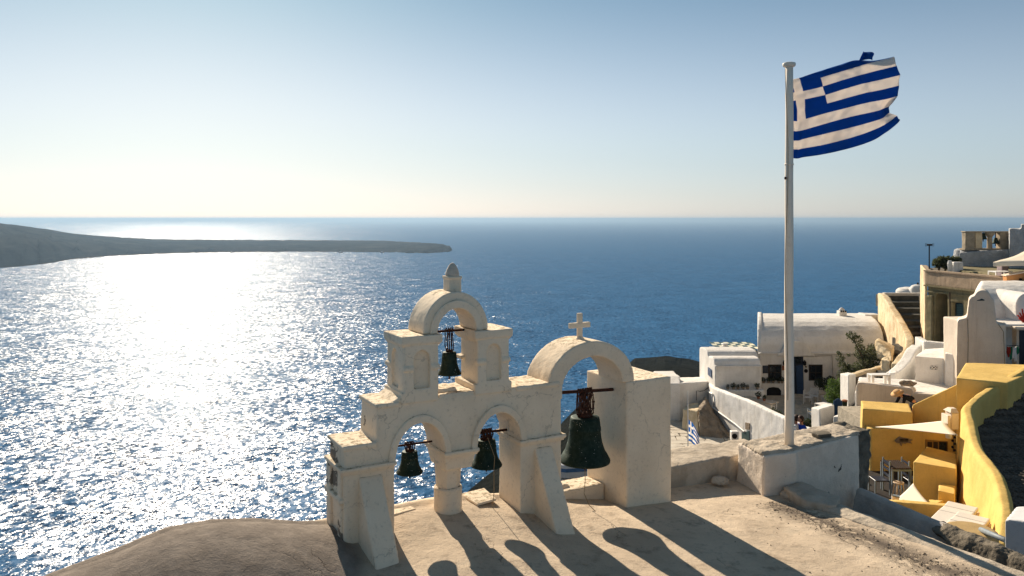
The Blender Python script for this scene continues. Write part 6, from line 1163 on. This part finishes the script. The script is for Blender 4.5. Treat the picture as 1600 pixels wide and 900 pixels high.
# ---------------------------------------------------------------- people
def person(loc, joints, label, top, legs, hair, hairlen=.0, extra=None, face=V(0, -1, 0), hat=False):
    """joints: dict of points relative to loc (metres)"""
    L = V(*loc); e = empty('person', loc, label, 'person'); J_ = {k: L + V(*v) for k, v in joints.items()}
    def skin(name_, chains, mat, parent):
        vs, es, rs = [], [], []; idx = {}
        for ch_ in chains:
            prev = None
            for key, r in ch_:
                p = J_[key] if isinstance(key, str) else V(*key)
                kk = key if isinstance(key, str) else tuple(round(x, 4) for x in p)
                if kk not in idx: idx[kk] = len(vs); vs.append(p); rs.append(r)
                if prev is not None: es.append((prev, idx[kk]))
                prev = idx[kk]
        me = bpy.data.meshes.new('b'); me.from_pydata(vs, es, []); o = bpy.data.objects.new('tmp', me); col.objects.link(o); o.modifiers.new('s', 'SKIN')
        for v, r in zip(me.skin_vertices[0].data, rs): v.radius = (r, r)
        me.skin_vertices[0].data[0].use_root = True; o.modifiers.new('d', 'SUBSURF').levels = 2
        nm = bpy.data.meshes.new_from_object(o.evaluated_get(bpy.context.evaluated_depsgraph_get())); bpy.data.objects.remove(o); nm.shade_smooth(); return link(name_, nm, mat, parent)
    H_ = J_['head']; N_ = J_['neck']; f = face.normalized(); up = (H_ - N_).normalized(); sd_ = f.cross(up).normalized()
    fingers = []
    for sd2 in ('l', 'r'):
        w_ = J_['wrist_' + sd2]; d = (w_ - J_['elbow_' + sd2]).normalized(); o_ = d.orthogonal().normalized(); palm = w_ + d * .07
        J_['palm_' + sd2] = palm
        for k in range(4): a = palm + o_ * (k - 1.5) * .02; ln = (.065, .078, .072, .055)[k]; fingers.append([('palm_' + sd2, .022), (tuple(a + d * .02), .009), (tuple(a + d * (.02 + ln * .6) + d.cross(o_) * .012), .008), (tuple(a + d * (.02 + ln) + d.cross(o_) * .03), .007)])
        fingers.append([('palm_' + sd2, .022), (tuple(w_ + d * .03 + o_ * .045), .010), (tuple(w_ + d * .075 + o_ * .06), .008)])
    body = [[('hip', .13), ('waist', .115), ('chest', .145), ('neck', .055), (tuple(N_ + (H_ - N_) * .45), .06)]]
    for s_ in 'lr': body += [[('chest', .145), ('sho_' + s_, .06), ('elbow_' + s_, .042), ('wrist_' + s_, .027), ('palm_' + s_, .022)], [('hip', .13), ('hp_' + s_, .085), ('knee_' + s_, .06), ('ank_' + s_, .04), ('toe_' + s_, .035)]]
    skin('body', body + fingers, 'skin', e)
    s = S(); s.ball(H_, .105, 3, (1, 1, 1))
    for v in s.bm.verts:
        q = v.co - H_; a, b, c_ = q.dot(sd_), q.dot(f), q.dot(up); b *= 1.08 if b < 0 else 1.0; c_ *= 1.2 if c_ > 0 else 1.28; a *= .82 * (1 - .25 * max(0, -c_ / .13))
        if b > 0: b += .022 * math.exp(-((a / .018) ** 2) - ((c_ + .01) / .028) ** 2) + .008 * math.exp(-((a / .03) ** 2) - ((c_ + .065) / .012) ** 2) - .010 * math.exp(-(((abs(a) - .035) / .018) ** 2) - ((c_ - .018) / .016) ** 2)
        v.co = H_ + sd_ * a + f * b + up * c_
    hd = s.out('head', 'skin', e, smooth=True)
    for g in (-1, 1): s = S(); s.ball(H_ + sd_ * .032 * g + f * .088 + up * .018, .011, 2); s.out('eye', 'glass', hd); s = S(); s.ball(H_ + sd_ * .088 * g + up * -.0, .026, 2, (.5, .6, 1.1)); s.out('ear', 'skin', hd, smooth=True)
    s = S(); s.ball(H_ + f * .094 + up * -.062, .02, 2, (1, .4, .3)); s.out('mouth', 'terracotta', hd)
    s = S(); s.ball(H_ - f * .018 + up * .035, .122, 3, (.92, 1, 1.02)); 
    if hairlen: s.ball(H_ - f * .075 - up * .12, .085, 3, (1.1, .7, 1.0 + hairlen * 6))
    for v in s.bm.verts:
        if (v.co - H_).dot(f) > .045 and (v.co - H_).dot(up) < .075: v.co -= f * .05
        v.co += (v.co - H_) * .08 * mn.noise(v.co * 25)
    if hat: bmesh.ops.scale(s.bm, vec=(.93, .93, .93), verts=s.bm.verts, space=Matrix.Translation(-H_))
    s.out('hair', hair, e, smooth=True)
    if hat:
        s = S(); s.lathe(H_, [(.24, .075), (.245, .085), (.135, .095), (.125, .19), (.09, .215), (.03, .22)], 24, V(-.45, -.15, .88)); s.out('straw_hat', 'straw', e, smooth=True)
    tc = [[('hip', .145), ('waist', .135), ('chest', .165), (tuple(N_ - (N_ - J_['chest']) * .15), .08)]]
    for s_ in 'lr': tc += [[('chest', .165), ('sho_' + s_, .078), ('elbow_' + s_, .058), (tuple(J_['elbow_' + s_] + (J_['wrist_' + s_] - J_['elbow_' + s_]) * .8), .045)]]
    skin('shirt' if top != 'royal' else 'jacket', tc, top, e)
    tc = [[('hip', .15), (tuple(J_['hip'] + V(0, 0, -.02)), .15)]]
    for s_ in 'lr': tc += [[('hip', .15), ('hp_' + s_, .10), ('knee_' + s_, .078), ('ank_' + s_, .06)]]
    skin('trousers' if legs != 'white_cloth' else 'skirt', tc, legs, e)
    for s_ in 'lr': s = S(); c = (J_['ank_' + s_] + J_['toe_' + s_]) / 2; d = J_['toe_' + s_] - J_['ank_' + s_]; s.ball(V(c.x, c.y, L.z + .04), .07, 2, (.75 + abs(d.x) * 4, .75 + abs(d.y) * 4, .6)); s.out('shoe', 'black', e, smooth=True)
    return e
def standing(dx=0, fwd=V(0, -1, 0), armf=.25):
    f = fwd.normalized(); s_ = V(-f.y, f.x, 0); j = dict(hip=V(0, 0, .95), waist=V(0, 0, 1.10) + f * .01, chest=V(0, 0, 1.33), neck=V(0, 0, 1.50), head=V(0, 0, 1.66) + f * .03)
    for k, g in (('l', 1), ('r', -1)):
        j['sho_' + k] = s_ * .19 * g + V(0, 0, 1.42); j['elbow_' + k] = s_ * .25 * g + V(0, 0, 1.14) + f * .04; j['wrist_' + k] = s_ * .20 * g + V(0, 0, .98) + f * armf
        j['hp_' + k] = s_ * .10 * g + V(0, 0, .88); j['knee_' + k] = s_ * .11 * g + V(0, 0, .50) + f * .02; j['ank_' + k] = s_ * .12 * g + V(0, 0, .09); j['toe_' + k] = s_ * .13 * g + V(0, 0, .05) + f * .17
    return {k: tuple(v) for k, v in j.items()}
zg = Z(657, 28) - 1.66
person((X(1252, 28), 28, zg), standing(0, V(-.9, -.3, 0)), 'man with brown hair and royal blue jacket facing a woman right of the pole', 'royal', 'navy', 'hair', face=V(-.9, -.35, 0))
person((X(1243.5, 28.1), 28.1, zg), standing(0, V(.8, -.4, 0)), 'woman in a pale dress with long hair, half hidden by the flagpole', 'white_cloth', 'white_cloth', 'hair', .06, face=V(.8, -.5, 0))
s = S(); s.poly([V(X(1215, 30), 29.5, zg), V(X(1290, 30), 29.5, zg), V(X(1290, 26), 26, zg), V(X(1215, 26), 26, zg)], V(0, 0, -.8)); tag(s.out('path', 'stonetile', None, loc=(11, 28, zg)), kind='structure')
zg = -7.93; Yp = 30
def bent():
    xh = X(1427, Yp) - X(1415, Yp); xs = X(1408, Yp) - X(1415, Yp); xd = X(1402, Yp) - X(1415, Yp); j = dict(hip=V(xh, 0, .93), waist=V(xh - .12, -.02, 1.03), chest=V(xs + .10, -.04, 1.12), neck=V(xs - .02, -.05, 1.13), head=V(xd - .01, -.08, 1.17))
    for k, g in (('l', 1), ('r', -1)):
        j['sho_' + k] = V(xs + .04, -.04 - .19 * g, 1.13); j['elbow_' + k] = V(xs - .05, -.04 - .23 * g, .88); j['wrist_' + k] = V(xs - .22, -.04 - .17 * g, .74)
        j['hp_' + k] = V(xh + .02, -.10 * g, .86); j['knee_' + k] = V(xh - .03, -.11 * g, .48); j['ank_' + k] = V(xh + .02, -.12 * g, .09); j['toe_' + k] = V(xh - .15, -.12 * g, .05)
    return {k: tuple(v) for k, v in j.items()}
person((X(1415, Yp), Yp, zg), bent(), 'person in a straw hat and dark shirt bending over behind the yellow parapet', 'black', 'navy', 'hair', face=V(-.75, -.35, -.55), hat=True)
s = S(); s.box(X(1360, 30), X(1480, 30), 28.5, 33, zg - .8, zg); tag(s.out('yard', 'terrace_ground', None, loc=(16, 30, zg)), kind='structure')
# ---------------------------------------------------------------- air
hz = bpy.data.materials.new('haze_air'); hz.use_nodes = True; t_ = hz.node_tree; t_.nodes.remove(t_.nodes['Principled BSDF'])
pv = t_.nodes.new('ShaderNodeVolumePrincipled'); pv.inputs['Color'].default_value = (0.29, 0.42, 0.57, 1); pv.inputs['Density'].default_value = 0.00009; pv.inputs['Anisotropy'].default_value = 0.35
t_.links.new(pv.outputs[0], t_.nodes['Material Output'].inputs['Volume'])
s = S(); s.box(-62000, 62000, -62000, 62000, -131.5, 16); tag(s.out('haze', hz, None), kind='stuff')
